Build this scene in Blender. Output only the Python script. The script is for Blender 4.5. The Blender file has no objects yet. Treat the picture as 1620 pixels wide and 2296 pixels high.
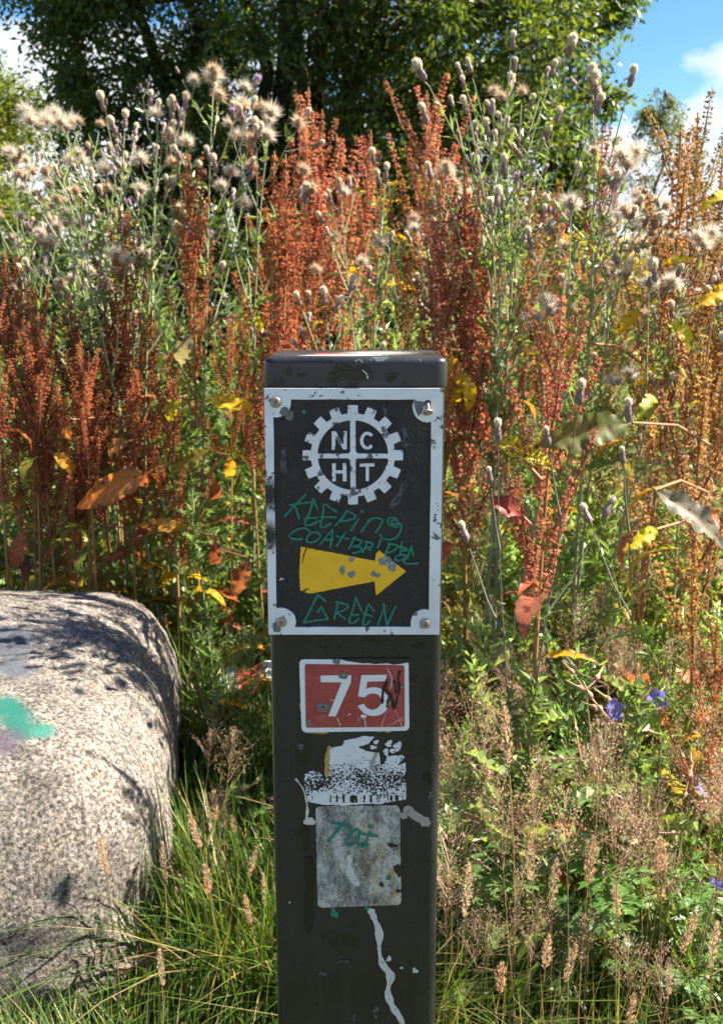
import bpy, bmesh, math, random
import numpy as np
from mathutils import Vector, Matrix, Quaternion, noise as mnoise

# ------------------------------------------------------------------ camera, sky, sun, exposure
SC = bpy.context.scene
COL = SC.collection
R = math.radians
CAM_Z = 1.092
PITCH = R(11.4)
FPX = 2295.0                     # focal length in pixels of a 1620 x 2296 picture
cam_d = bpy.data.cameras.new('camera')
cam = bpy.data.objects.new('camera', cam_d)
COL.objects.link(cam)
cam.location = (0, 0, CAM_Z)
cam.rotation_euler = (R(90) - PITCH, 0, 0)
cam_d.sensor_fit = 'VERTICAL'
cam_d.sensor_height = 36.0
cam_d.lens = 36.0 * FPX / 2296.0
cam_d.clip_start = 0.05
cam_d.clip_end = 2000
cam_d.dof.use_dof = True
cam_d.dof.focus_distance = 0.87
cam_d.dof.aperture_fstop = 36.0 / 2.0    # a 2 mm pupil, as a phone has
SC.camera = cam

SUN_AZ, SUN_EL = R(80), R(46)            # from +Y towards +X
SUN = Vector((math.cos(SUN_EL) * math.sin(SUN_AZ), math.cos(SUN_EL) * math.cos(SUN_AZ), math.sin(SUN_EL)))
sun_d = bpy.data.lights.new('sun', 'SUN')
sun_d.energy = 5.0
sun_d.angle = R(0.5)
sun_d.color = (1.0, 0.92, 0.80)
sun = bpy.data.objects.new('sun', sun_d)
COL.objects.link(sun)
sun.rotation_euler = SUN.to_track_quat('Z', 'Y').to_euler()
sun.location = (6, 4, 9)

world = bpy.data.worlds.new('World')
SC.world = world
world.use_nodes = True
wn, wl = world.node_tree.nodes, world.node_tree.links
wn.clear()
w_out = wn.new('ShaderNodeOutputWorld')
w_bg = wn.new('ShaderNodeBackground')
w_sky = wn.new('ShaderNodeTexSky')
w_sky.sky_type = 'NISHITA'
w_sky.sun_disc = False
w_sky.sun_elevation = SUN_EL
w_sky.sun_rotation = SUN_AZ
w_sky.air_density = 1.0
w_sky.dust_density = 0.6
w_sky.ozone_density = 1.6
w_bg.inputs['Strength'].default_value = 0.112
w_tc = wn.new('ShaderNodeTexCoord')
w_sep = wn.new('ShaderNodeSeparateXYZ')
wl.new(w_tc.outputs['Generated'], w_sep.inputs[0])
w_map = wn.new('ShaderNodeMapping')
w_map.inputs['Location'].default_value = (4.4, -2.7, 3.0)
w_map.inputs['Scale'].default_value = (1.0, 1.0, 2.2)
wl.new(w_tc.outputs['Generated'], w_map.inputs['Vector'])
w_n = wn.new('ShaderNodeTexNoise')
w_n.inputs['Scale'].default_value = 3.2
w_n.inputs['Detail'].default_value = 9
w_n.inputs['Roughness'].default_value = 0.55
wl.new(w_map.outputs[0], w_n.inputs['Vector'])
# a bank of cumulus all round the horizon, thinning upward, with loose clouds overhead
w_el = wn.new('ShaderNodeMapRange')
w_el.inputs['From Min'].default_value = 0.135
w_el.inputs['From Max'].default_value = 0.305
w_el.inputs['To Min'].default_value = 0.22
w_el.inputs['To Max'].default_value = -0.06
wl.new(w_sep.outputs['Z'], w_el.inputs['Value'])
w_add = wn.new('ShaderNodeMath'); w_add.operation = 'ADD'
wl.new(w_n.outputs['Fac'], w_add.inputs[0]); wl.new(w_el.outputs[0], w_add.inputs[1])
w_cr = wn.new('ShaderNodeValToRGB')
w_cr.color_ramp.elements[0].position = 0.545
w_cr.color_ramp.elements[1].position = 0.64
wl.new(w_add.outputs[0], w_cr.inputs['Fac'])
w_n2 = wn.new('ShaderNodeTexNoise')
w_n2.inputs['Scale'].default_value = 5.0
w_n2.inputs['Detail'].default_value = 6
wl.new(w_map.outputs[0], w_n2.inputs['Vector'])
w_cc = wn.new('ShaderNodeValToRGB')
w_cc.color_ramp.elements[0].position = 0.35
w_cc.color_ramp.elements[0].color = (1.95, 2.1, 2.4, 1)
w_cc.color_ramp.elements[1].position = 0.6
w_cc.color_ramp.elements[1].color = (3.0, 3.05, 3.15, 1)
wl.new(w_n2.outputs['Fac'], w_cc.inputs['Fac'])
w_mix = wn.new('ShaderNodeMix'); w_mix.data_type = 'RGBA'
wl.new(w_cr.outputs['Color'], w_mix.inputs['Factor'])
w_hs = wn.new('ShaderNodeHueSaturation')
w_hs.inputs['Saturation'].default_value = 1.4
w_hs.inputs['Value'].default_value = 0.46
wl.new(w_sky.outputs['Color'], w_hs.inputs['Color'])
wl.new(w_hs.outputs['Color'], w_mix.inputs['A'])
wl.new(w_cc.outputs['Color'], w_mix.inputs['B'])
wl.new(w_mix.outputs['Result'], w_bg.inputs['Color'])
wl.new(w_bg.outputs[0], w_out.inputs['Surface'])

SC.render.engine = 'CYCLES'
SC.cycles.use_denoising = True
SC.cycles.max_bounces = 8
SC.cycles.diffuse_bounces = 4
SC.cycles.transmission_bounces = 6
SC.view_settings.view_transform = 'Standard'
SC.view_settings.look = 'None'
SC.view_settings.gamma = 1.0
SC.view_settings.use_curve_mapping = False
SC.view_settings.exposure = 2.0

rng = np.random.default_rng(75)
random.seed(75)

# ------------------------------------------------------------------ pixels to directions
CP, SP = math.cos(PITCH), math.sin(PITCH)
def ray(px, py):
    """direction through a pixel of the 1620 x 2296 picture, scaled so that its Y is 1"""
    u, v = (px - 810) / FPX, (1148 - py) / FPX
    d = Vector((u, CP + v * SP, -SP + v * CP))
    return d / d.y
def at(px, py, Y):
    return Vector((0, 0, CAM_Z)) + ray(px, py) * Y

# ------------------------------------------------------------------ mesh helpers
class MB:
    """collects points, faces and point colours for one mesh"""
    def __init__(self):
        self.v, self.c, self.lv, self.lt, self.m, self.n = [], [], [], [], [], 0
    def add(self, verts, faces, col=(1, 1, 1), mat=0):
        verts = np.asarray(verts, float).reshape(-1, 3)
        k = len(verts)
        c = np.asarray(col, float)
        if c.ndim == 1: c = np.tile(c, (k, 1))
        self.v.append(verts); self.c.append(c)
        for f in faces:
            self.lv.append(np.asarray(f, int) + self.n)
            self.lt.append(np.array([len(f)])); self.m.append(np.array([mat]))
        self.n += k
    def polys(self, arr, col, mat=0):
        """arr (n,k,3): n separate k-gons, col (n,3) or (3,)"""
        arr = np.asarray(arr, float); n, k = arr.shape[:2]
        c = np.asarray(col, float)
        if c.ndim == 1: c = np.tile(c, (n, 1))
        self.v.append(arr.reshape(-1, 3)); self.c.append(np.repeat(c, k, axis=0))
        self.lv.append(np.arange(n * k) + self.n)
        self.lt.append(np.full(n, k)); self.m.append(np.full(n, mat))
        self.n += n * k
    def grid(self, P, col, mat=0):
        """P (n, a, b, 3): n patches of a x b points, col (n,3) or (n,a,b,3)"""
        P = np.asarray(P, float); n, a, b = P.shape[:3]
        c = np.asarray(col, float)
        if c.ndim == 2: c = np.broadcast_to(c[:, None, None, :], P.shape)
        self.v.append(P.reshape(-1, 3)); self.c.append(c.reshape(-1, 3))
        i = np.arange(a - 1)[:, None] * b + np.arange(b - 1)[None, :]
        q = np.stack([i, i + 1, i + b + 1, i + b], -1).reshape(-1, 4)
        q = (q[None] + (np.arange(n) * a * b)[:, None, None]).reshape(-1) + self.n
        self.lv.append(q); self.lt.append(np.full(len(q) // 4, 4)); self.m.append(np.full(len(q) // 4, mat))
        self.n += n * a * b
    def tube(self, pts, rad, seg=5, col=(1, 1, 1), mat=0, cap=False):
        pts = np.asarray(pts, float); n = len(pts)
        rad = np.broadcast_to(np.asarray(rad, float), (n,))
        t = np.gradient(pts, axis=0); t /= np.linalg.norm(t, axis=1)[:, None] + 1e-12
        ref = np.array([0.31, 0.17, 0.93]) if abs(t[0] @ np.array([.31, .17, .93])) < 0.9 else np.array([1., 0, 0])
        a = np.cross(t, ref); a /= np.linalg.norm(a, axis=1)[:, None] + 1e-12
        b = np.cross(t, a)
        th = np.arange(seg) / seg * 2 * math.pi
        V = pts[:, None] + rad[:, None, None] * (a[:, None] * np.cos(th)[None, :, None] + b[:, None] * np.sin(th)[None, :, None])
        F = []
        for i in range(n - 1):
            for j in range(seg):
                F.append((i * seg + j, i * seg + (j + 1) % seg, (i + 1) * seg + (j + 1) % seg, (i + 1) * seg + j))
        if cap: F.append(tuple(range((n - 1) * seg, n * seg)))
        c = np.asarray(col, float)
        if c.ndim == 2: c = np.repeat(c, seg, axis=0)
        self.add(V.reshape(-1, 3), F, c, mat)
    def mesh(self, name, mats, smooth=True):
        me = bpy.data.meshes.new(name)
        V = np.concatenate(self.v); C = np.concatenate(self.c)
        lv = np.concatenate(self.lv); lt = np.concatenate(self.lt); m = np.concatenate(self.m)
        me.vertices.add(len(V)); me.vertices.foreach_set('co', V.astype(np.float32).ravel())
        me.loops.add(len(lv)); me.loops.foreach_set('vertex_index', lv.astype(np.int32))
        me.polygons.add(len(lt))
        ls = np.concatenate([[0], np.cumsum(lt)[:-1]])
        me.polygons.foreach_set('loop_start', ls.astype(np.int32))
        me.polygons.foreach_set('material_index', m.astype(np.int32))
        me.update(calc_edges=True)
        me.polygons.foreach_set('use_smooth', np.full(len(lt), smooth))
        at_ = me.color_attributes.new('Col', 'FLOAT_COLOR', 'POINT')
        at_.data.foreach_set('color', np.concatenate([C, np.ones((len(C), 1))], 1).astype(np.float32).ravel())
        for mt in (mats if isinstance(mats, (list, tuple)) else [mats]): me.materials.append(mt)
        me.validate()
        return me

def new_obj(name, mesh, parent=None, loc=(0, 0, 0)):
    o = bpy.data.objects.new(name, mesh)
    COL.objects.link(o)
    o.parent = parent
    o.location = loc
    return o
def tag(o, label=None, cat=None, group=None, kind=None):
    if label: o['label'] = label
    if cat: o['category'] = cat
    if group: o['group'] = group
    if kind: o['kind'] = kind
    return o
def thing(name, label, cat, loc=(0, 0, 0), group=None):
    o = bpy.data.objects.new(name, None)
    o.empty_display_size = 0.05
    COL.objects.link(o)
    o.location = loc
    return tag(o, label, cat, group)
def inst(mesh, name, parent, loc, direction, spin=0.0, scale=1.0, color=(1, 1, 1)):
    o = bpy.data.objects.new(name, mesh)
    COL.objects.link(o)
    o.parent = parent
    q = Vector(direction).to_track_quat('Z', 'Y') @ Quaternion((0, 0, 1), spin)
    o.rotation_mode = 'QUATERNION'
    o.rotation_quaternion = q
    o.location = loc
    o.scale = (scale,) * 3
    o.color = (*color, 1)
    return o
def copy_tree(o, parent=None, kids=None):
    c = o.copy()
    COL.objects.link(c)
    c.parent = parent
    for ch in KIDS.get(o.name, ()):
        copy_tree(ch, c)
    return c
KIDS = {}
def index_kids():
    KIDS.clear()
    for o in COL.objects:
        if o.parent: KIDS.setdefault(o.parent.name, []).append(o)
def subtree(o):
    for ch in o.children:
        yield ch
        yield from subtree(ch)

# ------------------------------------------------------------------ materials
def nodes_of(m):
    m.use_nodes = True
    nt = m.node_tree
    nt.nodes.clear()
    return nt.nodes, nt.links
def ramp(nodes, stops):
    r = nodes.new('ShaderNodeValToRGB')
    e = r.color_ramp.elements
    while len(e) < len(stops): e.new(0.5)
    for k, (p, c) in enumerate(stops):
        e[k].position = p
        e[k].color = (*c, 1) if len(c) == 3 else c
    return r
def plant_mat(name, transl=0.4, rough=0.5, spec=0.35, spots=None, tint=(1.0, 1.0, 1.0)):
    """base colour = point colour x object colour, some light let through"""
    m = bpy.data.materials.new(name)
    n, l = nodes_of(m)
    out = n.new('ShaderNodeOutputMaterial')
    a = n.new('ShaderNodeAttribute'); a.attribute_name = 'Col'
    oi = n.new('ShaderNodeObjectInfo')
    mx = n.new('ShaderNodeMix'); mx.data_type = 'RGBA'; mx.blend_type = 'MULTIPLY'
    mx.inputs['Factor'].default_value = 1
    l.new(a.outputs['Color'], mx.inputs['A']); l.new(oi.outputs['Color'], mx.inputs['B'])
    col = mx.outputs['Result']
    if spots:
        tc = n.new('ShaderNodeTexCoord')
        ad = n.new('ShaderNodeVectorMath'); ad.operation = 'ADD'
        sc = n.new('ShaderNodeVectorMath'); sc.operation = 'SCALE'
        l.new(oi.outputs['Random'], sc.inputs['Scale']); sc.inputs[0].default_value = (7.3, 3.1, 5.7)
        l.new(tc.outputs['Object'], ad.inputs[0]); l.new(sc.outputs[0], ad.inputs[1])
        nz = n.new('ShaderNodeTexNoise'); nz.inputs['Scale'].default_value = spots[0]; nz.inputs['Detail'].default_value = 5
        l.new(ad.outputs[0], nz.inputs['Vector'])
        rp = ramp(n, [(spots[1], (0, 0, 0)), (spots[1] + 0.07, (1, 1, 1))])
        l.new(nz.outputs['Fac'], rp.inputs['Fac'])
        m2 = n.new('ShaderNodeMix'); m2.data_type = 'RGBA'
        l.new(rp.outputs['Color'], m2.inputs['Factor']); l.new(col, m2.inputs['A'])
        m2.inputs['B'].default_value = (*spots[2], 1)
        col = m2.outputs['Result']
    b = n.new('ShaderNodeBsdfPrincipled')
    b.inputs['Roughness'].default_value = rough
    b.inputs['Specular IOR Level'].default_value = spec
    l.new(col, b.inputs['Base Color'])
    if transl > 0:
        t = n.new('ShaderNodeBsdfTranslucent')
        tm = n.new('ShaderNodeMix'); tm.data_type = 'RGBA'; tm.blend_type = 'MULTIPLY'; tm.inputs['Factor'].default_value = 1
        l.new(col, tm.inputs['A']); tm.inputs['B'].default_value = (*tint, 1)
        l.new(tm.outputs['Result'], t.inputs['Color'])
        ms = n.new('ShaderNodeMixShader'); ms.inputs[0].default_value = transl
        l.new(b.outputs[0], ms.inputs[1]); l.new(t.outputs[0], ms.inputs[2])
        l.new(ms.outputs[0], out.inputs['Surface'])
    else:
        l.new(b.outputs[0], out.inputs['Surface'])
    return m
M_LEAF = plant_mat('leaf', 0.45, 0.42, 0.5, tint=(1.5, 1.45, 0.7))
M_TREE = plant_mat('tree_leaf', 0.50, 0.42, 0.45, tint=(1.9, 1.7, 0.55))
M_GRASS = plant_mat('grass_blade', 0.45, 0.45, 0.4, tint=(1.4, 1.4, 0.6))
M_STRAW = plant_mat('seeding_grass', 0.45, 0.5, 0.3, tint=(1.15, 1.05, 0.9))
M_STEM = plant_mat('stem', 0.0, 0.55, 0.3)
M_SEED = plant_mat('dock_seed', 0.38, 0.6, 0.25, tint=(1.35, 1.15, 0.9))
M_FLUFF = plant_mat('thistle_down', 0.45, 0.8, 0.1)
M_PETAL = plant_mat('petal', 0.45, 0.6, 0.2)
M_DOCKLEAF = plant_mat('dock_leaf', 0.45, 0.5, 0.35, spots=(52, 0.585, (0.12, 0.045, 0.02)), tint=(1.4, 1.3, 0.7))
M_BARK = plant_mat('bark', 0.0, 0.9, 0.1)

# ------------------------------------------------------------------ the ground
def ground_z(x, y):
    s = np.clip((np.asarray(y, float) - 1.5), 0, 12)
    return 0.065 * s * s / (s + 0.5)
def build_ground():
    ys = np.concatenate([np.linspace(-300, -4, 12), np.linspace(-3, 9, 121), np.linspace(9.5, 30, 30), np.linspace(40, 700, 16)])
    xs = np.concatenate([np.linspace(-400, -12, 12), np.linspace(-10, -3, 12), np.linspace(-2.9, 2.9, 59), np.linspace(3, 10, 12), np.linspace(12, 400, 12)])
    X, Y = np.meshgrid(xs, ys)
    Z = ground_z(X, Y)
    near = (np.abs(X) < 3.2) & (Y > -3) & (Y < 9)
    Z = Z + near * 0.018 * (np.sin(X * 7.1 + Y * 3.3) * np.sin(Y * 5.7 - X * 2.1))
    mb = MB(); mb.grid(np.stack([X, Y, Z], -1)[None], np.array([[1., 1, 1]]))
    m = bpy.data.materials.new('soil')
    n, l = nodes_of(m)
    out = n.new('ShaderNodeOutputMaterial'); b = n.new('ShaderNodeBsdfPrincipled')
    tc = n.new('ShaderNodeTexCoord')
    nz = n.new('ShaderNodeTexNoise'); nz.inputs['Scale'].default_value = 3; nz.inputs['Detail'].default_value = 10
    l.new(tc.outputs['Object'], nz.inputs['Vector'])
    rp = ramp(n, [(0.3, (0.035, 0.03, 0.015)), (0.5, (0.05, 0.065, 0.02)), (0.7, (0.09, 0.075, 0.04))])
    l.new(nz.outputs['Fac'], rp.inputs['Fac']); l.new(rp.outputs['Color'], b.inputs['Base Color'])
    b.inputs['Roughness'].default_value = 0.95
    bp = n.new('ShaderNodeBump'); bp.inputs['Strength'].default_value = 0.6
    l.new(nz.outputs['Fac'], bp.inputs['Height']); l.new(bp.outputs[0], b.inputs['Normal'])
    l.new(b.outputs[0], out.inputs['Surface'])
    tag(new_obj('ground', mb.mesh('ground', m)), 'grassy earth under the weeds, rising gently behind the post', 'ground', kind='structure')
build_ground()

# ------------------------------------------------------------------ the waymarker post
YF = 0.8525                        # the plane of its front face
PX = -0.005                        # its middle
POST_TOP = 1.05
P0 = Vector((PX, YF + 0.075, 0.0))
def zoomA(x, y):  return ((740 + x / 4.05) * .84375, (1290 + y / 4.05) * .84375)
def zoomB(x, y):  return ((770 + x / 4.765) * .84375, (1740 + y / 4.765) * .84375)
def zoomC(x, y):  return ((770 + x / 4.154) * .84375, (1940 + y / 4.154) * .84375)
def zoomD(x, y):  return ((680 + x / 2.144) * .84375, (1650 + y / 2.144) * .84375)
def zoomE(x, y):  return ((680 + x / 2.870) * .84375, (900 + y / 2.870) * .84375)
def face(zf, pts, Y=YF):
    """zoomed picture points -> (x, z) on the upright plane Y"""
    return [(p.x, p.z) for p in (at(*zf(x, y), Y) for x, y in pts)]

def paint_mat(name, base, worn, scale=60, thr=0.62, soft=0.03, rough=0.5, speck=None, bump=0.15, spray=None, bscale=300, mottle=0.0, mscale=8.0, streak=False):
    m = bpy.data.materials.new(name)
    n, l = nodes_of(m)
    out = n.new('ShaderNodeOutputMaterial'); b = n.new('ShaderNodeBsdfPrincipled')
    tc = n.new('ShaderNodeTexCoord')
    nz = n.new('ShaderNodeTexNoise'); nz.inputs['Scale'].default_value = scale
    nz.inputs['Detail'].default_value = 8; nz.inputs['Roughness'].default_value = 0.6
    l.new(tc.outputs['Object'], nz.inputs['Vector'])
    rp = ramp(n, [(thr, (0, 0, 0)), (min(thr + soft, 1), (1, 1, 1))])
    l.new(nz.outputs['Fac'], rp.inputs['Fac'])
    mx = n.new('ShaderNodeMix'); mx.data_type = 'RGBA'
    l.new(rp.outputs['Color'], mx.inputs['Factor'])
    mx.inputs['A'].default_value = (*base, 1); mx.inputs['B'].default_value = (*worn, 1)
    col = mx.outputs['Result']
    if mottle:
        n4 = n.new('ShaderNodeTexNoise'); n4.inputs['Scale'].default_value = mscale; n4.inputs['Detail'].default_value = 7
        l.new(tc.outputs['Object'], n4.inputs['Vector'])
        r4 = ramp(n, [(0.32, (1 - mottle,) * 3), (0.68, (1 + mottle,) * 3)])
        l.new(n4.outputs['Fac'], r4.inputs['Fac'])
        m4 = n.new('ShaderNodeMix'); m4.data_type = 'RGBA'; m4.blend_type = 'MULTIPLY'; m4.inputs['Factor'].default_value = 1
        l.new(col, m4.inputs['A']); l.new(r4.outputs['Color'], m4.inputs['B'])
        col = m4.outputs['Result']
        r5 = ramp(n, [(0.3, (rough - 0.14,) * 3), (0.7, (min(rough + 0.16, 1),) * 3)])
        l.new(n4.outputs['Fac'], r5.inputs['Fac']); l.new(r5.outputs['Color'], b.inputs['Roughness'])
    else:
        b.inputs['Roughness'].default_value = rough
    if streak:                     # rain-washed dust in upright streaks
        ms_ = n.new('ShaderNodeMapping'); ms_.inputs['Scale'].default_value = (1, 1, 0.06); l.new(tc.outputs['Object'], ms_.inputs[0])
        ns = n.new('ShaderNodeTexNoise'); ns.inputs['Scale'].default_value = 140; ns.inputs['Detail'].default_value = 6; l.new(ms_.outputs[0], ns.inputs['Vector'])
        rs = ramp(n, [(0.48, (0, 0, 0)), (0.78, (0.55, 0.55, 0.55))]); l.new(ns.outputs['Fac'], rs.inputs['Fac'])
        mS = n.new('ShaderNodeMix'); mS.data_type = 'RGBA'; l.new(rs.outputs['Color'], mS.inputs['Factor']); l.new(col, mS.inputs['A'])
        mS.inputs['B'].default_value = (0.027, 0.029, 0.033, 1); col = mS.outputs['Result']
    if speck:
        n2 = n.new('ShaderNodeTexNoise'); n2.inputs['Scale'].default_value = speck[0]; n2.inputs['Detail'].default_value = 3
        l.new(tc.outputs['Object'], n2.inputs['Vector'])
        r2 = ramp(n, [(speck[1], (0, 0, 0)), (speck[1] + 0.05, (1, 1, 1))])
        l.new(n2.outputs['Fac'], r2.inputs['Fac'])
        m2 = n.new('ShaderNodeMix'); m2.data_type = 'RGBA'
        l.new(r2.outputs['Color'], m2.inputs['Factor']); l.new(col, m2.inputs['A'])
        m2.inputs['B'].default_value = (*speck[2], 1)
        col = m2.outputs['Result']
    for sp in (spray or []):       # overspray: (centre, radius, squash, colour)
        mp = n.new('ShaderNodeMapping'); mp.vector_type = 'POINT'
        sx = [1 / (sp[1] * q) for q in sp[2]]
        mp.inputs['Scale'].default_value = sx
        mp.inputs['Location'].default_value = [-c * q for c, q in zip(sp[0], sx)]
        l.new(tc.outputs['Object'], mp.inputs['Vector'])
        ln = n.new('ShaderNodeVectorMath'); ln.operation = 'LENGTH'
        l.new(mp.outputs[0], ln.inputs[0])
        n3 = n.new('ShaderNodeTexNoise'); n3.inputs['Scale'].default_value = sp[4] if len(sp) > 4 else 900
        n3.inputs['Detail'].default_value = 4
        l.new(tc.outputs['Object'], n3.inputs['Vector'])
        ma = n.new('ShaderNodeMath'); ma.operation = 'MULTIPLY_ADD'; ma.inputs[1].default_value = 1.3; 
        l.new(n3.outputs['Fac'], ma.inputs[0]); l.new(ln.outputs['Value'], ma.inputs[2])
        r3 = ramp(n, [(0.0, (1, 1, 1)), (1.0, (1, 1, 1))])
        r3.color_ramp.elements[0].position = 0.0
        mr = n.new('ShaderNodeMapRange')
        mr.inputs['From Min'].default_value = 1.15; mr.inputs['From Max'].default_value = 1.75
        mr.inputs['To Min'].default_value = 1; mr.inputs['To Max'].default_value = 0
        l.new(ma.outputs[0], mr.inputs['Value'])
        m3 = n.new('ShaderNodeMix'); m3.data_type = 'RGBA'
        l.new(mr.outputs[0], m3.inputs['Factor']); l.new(col, m3.inputs['A'])
        m3.inputs['B'].default_value = (*sp[3], 1)
        col = m3.outputs['Result']
    l.new(col, b.inputs['Base Color'])
    bn = n.new('ShaderNodeTexNoise'); bn.inputs['Scale'].default_value = bscale; bn.inputs['Detail'].default_value = 6
    l.new(tc.outputs['Object'], bn.inputs['Vector'])
    ad = n.new('ShaderNodeMath'); ad.operation = 'MULTIPLY_ADD'; ad.inputs[1].default_value = -0.6
    l.new(rp.outputs['Color'], ad.inputs[0]); l.new(bn.outputs['Fac'], ad.inputs[2])
    bp = n.new('ShaderNodeBump'); bp.inputs['Strength'].default_value = bump; bp.inputs['Distance'].default_value = 0.001
    l.new(ad.outputs[0], bp.inputs['Height']); l.new(bp.outputs[0], b.inputs['Normal'])
    l.new(b.outputs[0], out.inputs['Surface'])
    return m

lpos = lambda zf, x, y: at(*zf(x, y), YF) - P0
M_POST = paint_mat('black_post_paint', (0.0100, 0.0108, 0.0124), (0.004, 0.004, 0.0045), 30, 0.60, 0.05, 0.34, speck=(520, 0.675, (0.085, 0.083, 0.08)), bump=0.45, mottle=0.5, mscale=9, streak=True)
M_CAP = paint_mat('black_cap_paint', (0.024, 0.023, 0.024), (0.005, 0.004, 0.004), 28, 0.60, 0.012, 0.36, speck=(420, 0.70, (0.22, 0.22, 0.22)), bump=0.3, mottle=0.4, mscale=14,
    spray=[((-0.022, -0.01, POST_TOP), 0.017, (1, 1.2, 0.6), (0.40, 0.05, 0.04), 200), ((-0.012, -0.035, POST_TOP), 0.024, (1.6, 0.55, 0.5), (0.62, 0.66, 0.70), 160), ((0.02, 0.01, POST_TOP), 0.03, (1.2, 1.4, 0.5), (0.30, 0.30, 0.29), 260)])
sprL = lpos(zoomE, 100, 1180); sprM = lpos(zoomE, 105, 1490)
M_WHITE = paint_mat('worn_white_paint', (0.74, 0.76, 0.78), (0.14, 0.14, 0.15), 95, 0.60, 0.012, 0.55, speck=(1100, 0.73, (0.12, 0.12, 0.12)), bump=0.35, mottle=0.10, mscale=30,
    spray=[((sprL.x, sprL.y, sprL.z), 0.017, (0.8, 3, 0.9), (0.025, 0.022, 0.025)), ((sprM.x, sprM.y, sprM.z), 0.014, (0.8, 3, 1.0), (0.03, 0.028, 0.03))])
M_EMBLEM = paint_mat('worn_emblem_paint', (0.74, 0.76, 0.78), (0.12, 0.12, 0.13), 120, 0.585, 0.012, 0.55, speck=(900, 0.75, (0.03, 0.20, 0.16)), bump=0.4, mottle=0.10, mscale=40)
M_PLATE = paint_mat('plate_black', (0.0095, 0.0085, 0.0095), (0.024, 0.0225, 0.024), 45, 0.56, 0.10, 0.50, speck=(800, 0.615, (0.060, 0.057, 0.060)), bump=0.4, bscale=900, mottle=0.30, mscale=25)
M_YELLOW = paint_mat('arrow_yellow', (0.90, 0.50, 0.010), (0.70, 0.38, 0.01), 240, 0.66, 0.03, 0.55, bump=0.2, mottle=0.06, mscale=60)
M_GREEN = paint_mat('green_marker', (0.002, 0.185, 0.130), (0.003, 0.085, 0.062), 260, 0.54, 0.2, 0.45, bump=0.05)
M_CHIP = paint_mat('bare_metal_chip', (0.20, 0.205, 0.215), (0.50, 0.50, 0.50), 500, 0.55, 0.03, 0.42, bump=0.8)
M_DULL = paint_mat('dull_grey_chip', (0.16, 0.155, 0.14), (0.24, 0.23, 0.21), 400, 0.55, 0.05, 0.8, bump=0.5)
M_GHOST = paint_mat('ghost_grey', (0.085, 0.085, 0.092), (0.014, 0.013, 0.014), 420, 0.50, 0.06, 0.6, bump=0.3)
M_INK = paint_mat('black_ink', (0.006, 0.006, 0.007), (0.02, 0.02, 0.02), 400, 0.6, 0.05, 0.35, bump=0.2)
M_RED = paint_mat('patch_red', (0.36, 0.055, 0.050), (0.44, 0.11, 0.09), 160, 0.57, 0.10, 0.45, speck=(650, 0.685, (0.60, 0.30, 0.26)), bump=0.15, mottle=0.13, mscale=30)
M_PWHITE = paint_mat('patch_white', (0.74, 0.76, 0.78), (0.40, 0.40, 0.38), 220, 0.66, 0.03, 0.45, bump=0.15)
M_DIRTYW = paint_mat('dirty_white', (0.56, 0.56, 0.53), (0.34, 0.32, 0.29), 200, 0.55, 0.1, 0.7, bump=0.3)
M_PINKISH = paint_mat('pinkish_smear', (0.36, 0.31, 0.28), (0.28, 0.24, 0.22), 200, 0.55, 0.1, 0.8, bump=0.3)
M_STEEL = paint_mat('screw_steel', (0.34, 0.30, 0.25), (0.22, 0.15, 0.10), 300, 0.55, 0.1, 0.45, bump=0.3)
M_STEEL.node_tree.nodes['Principled BSDF'].inputs['Metallic'].default_value = 0.5
M_GLUE = paint_mat('old_yellow_glue', (0.45, 0.27, 0.07), (0.55, 0.42, 0.2), 300, 0.55, 0.1, 0.7, bump=0.4)
M_SHINY = paint_mat('glossy_black_run', (0.004, 0.004, 0.004), (0.008, 0.008, 0.008), 300, 0.6, 0.1, 0.25, bump=0.3)

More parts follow.
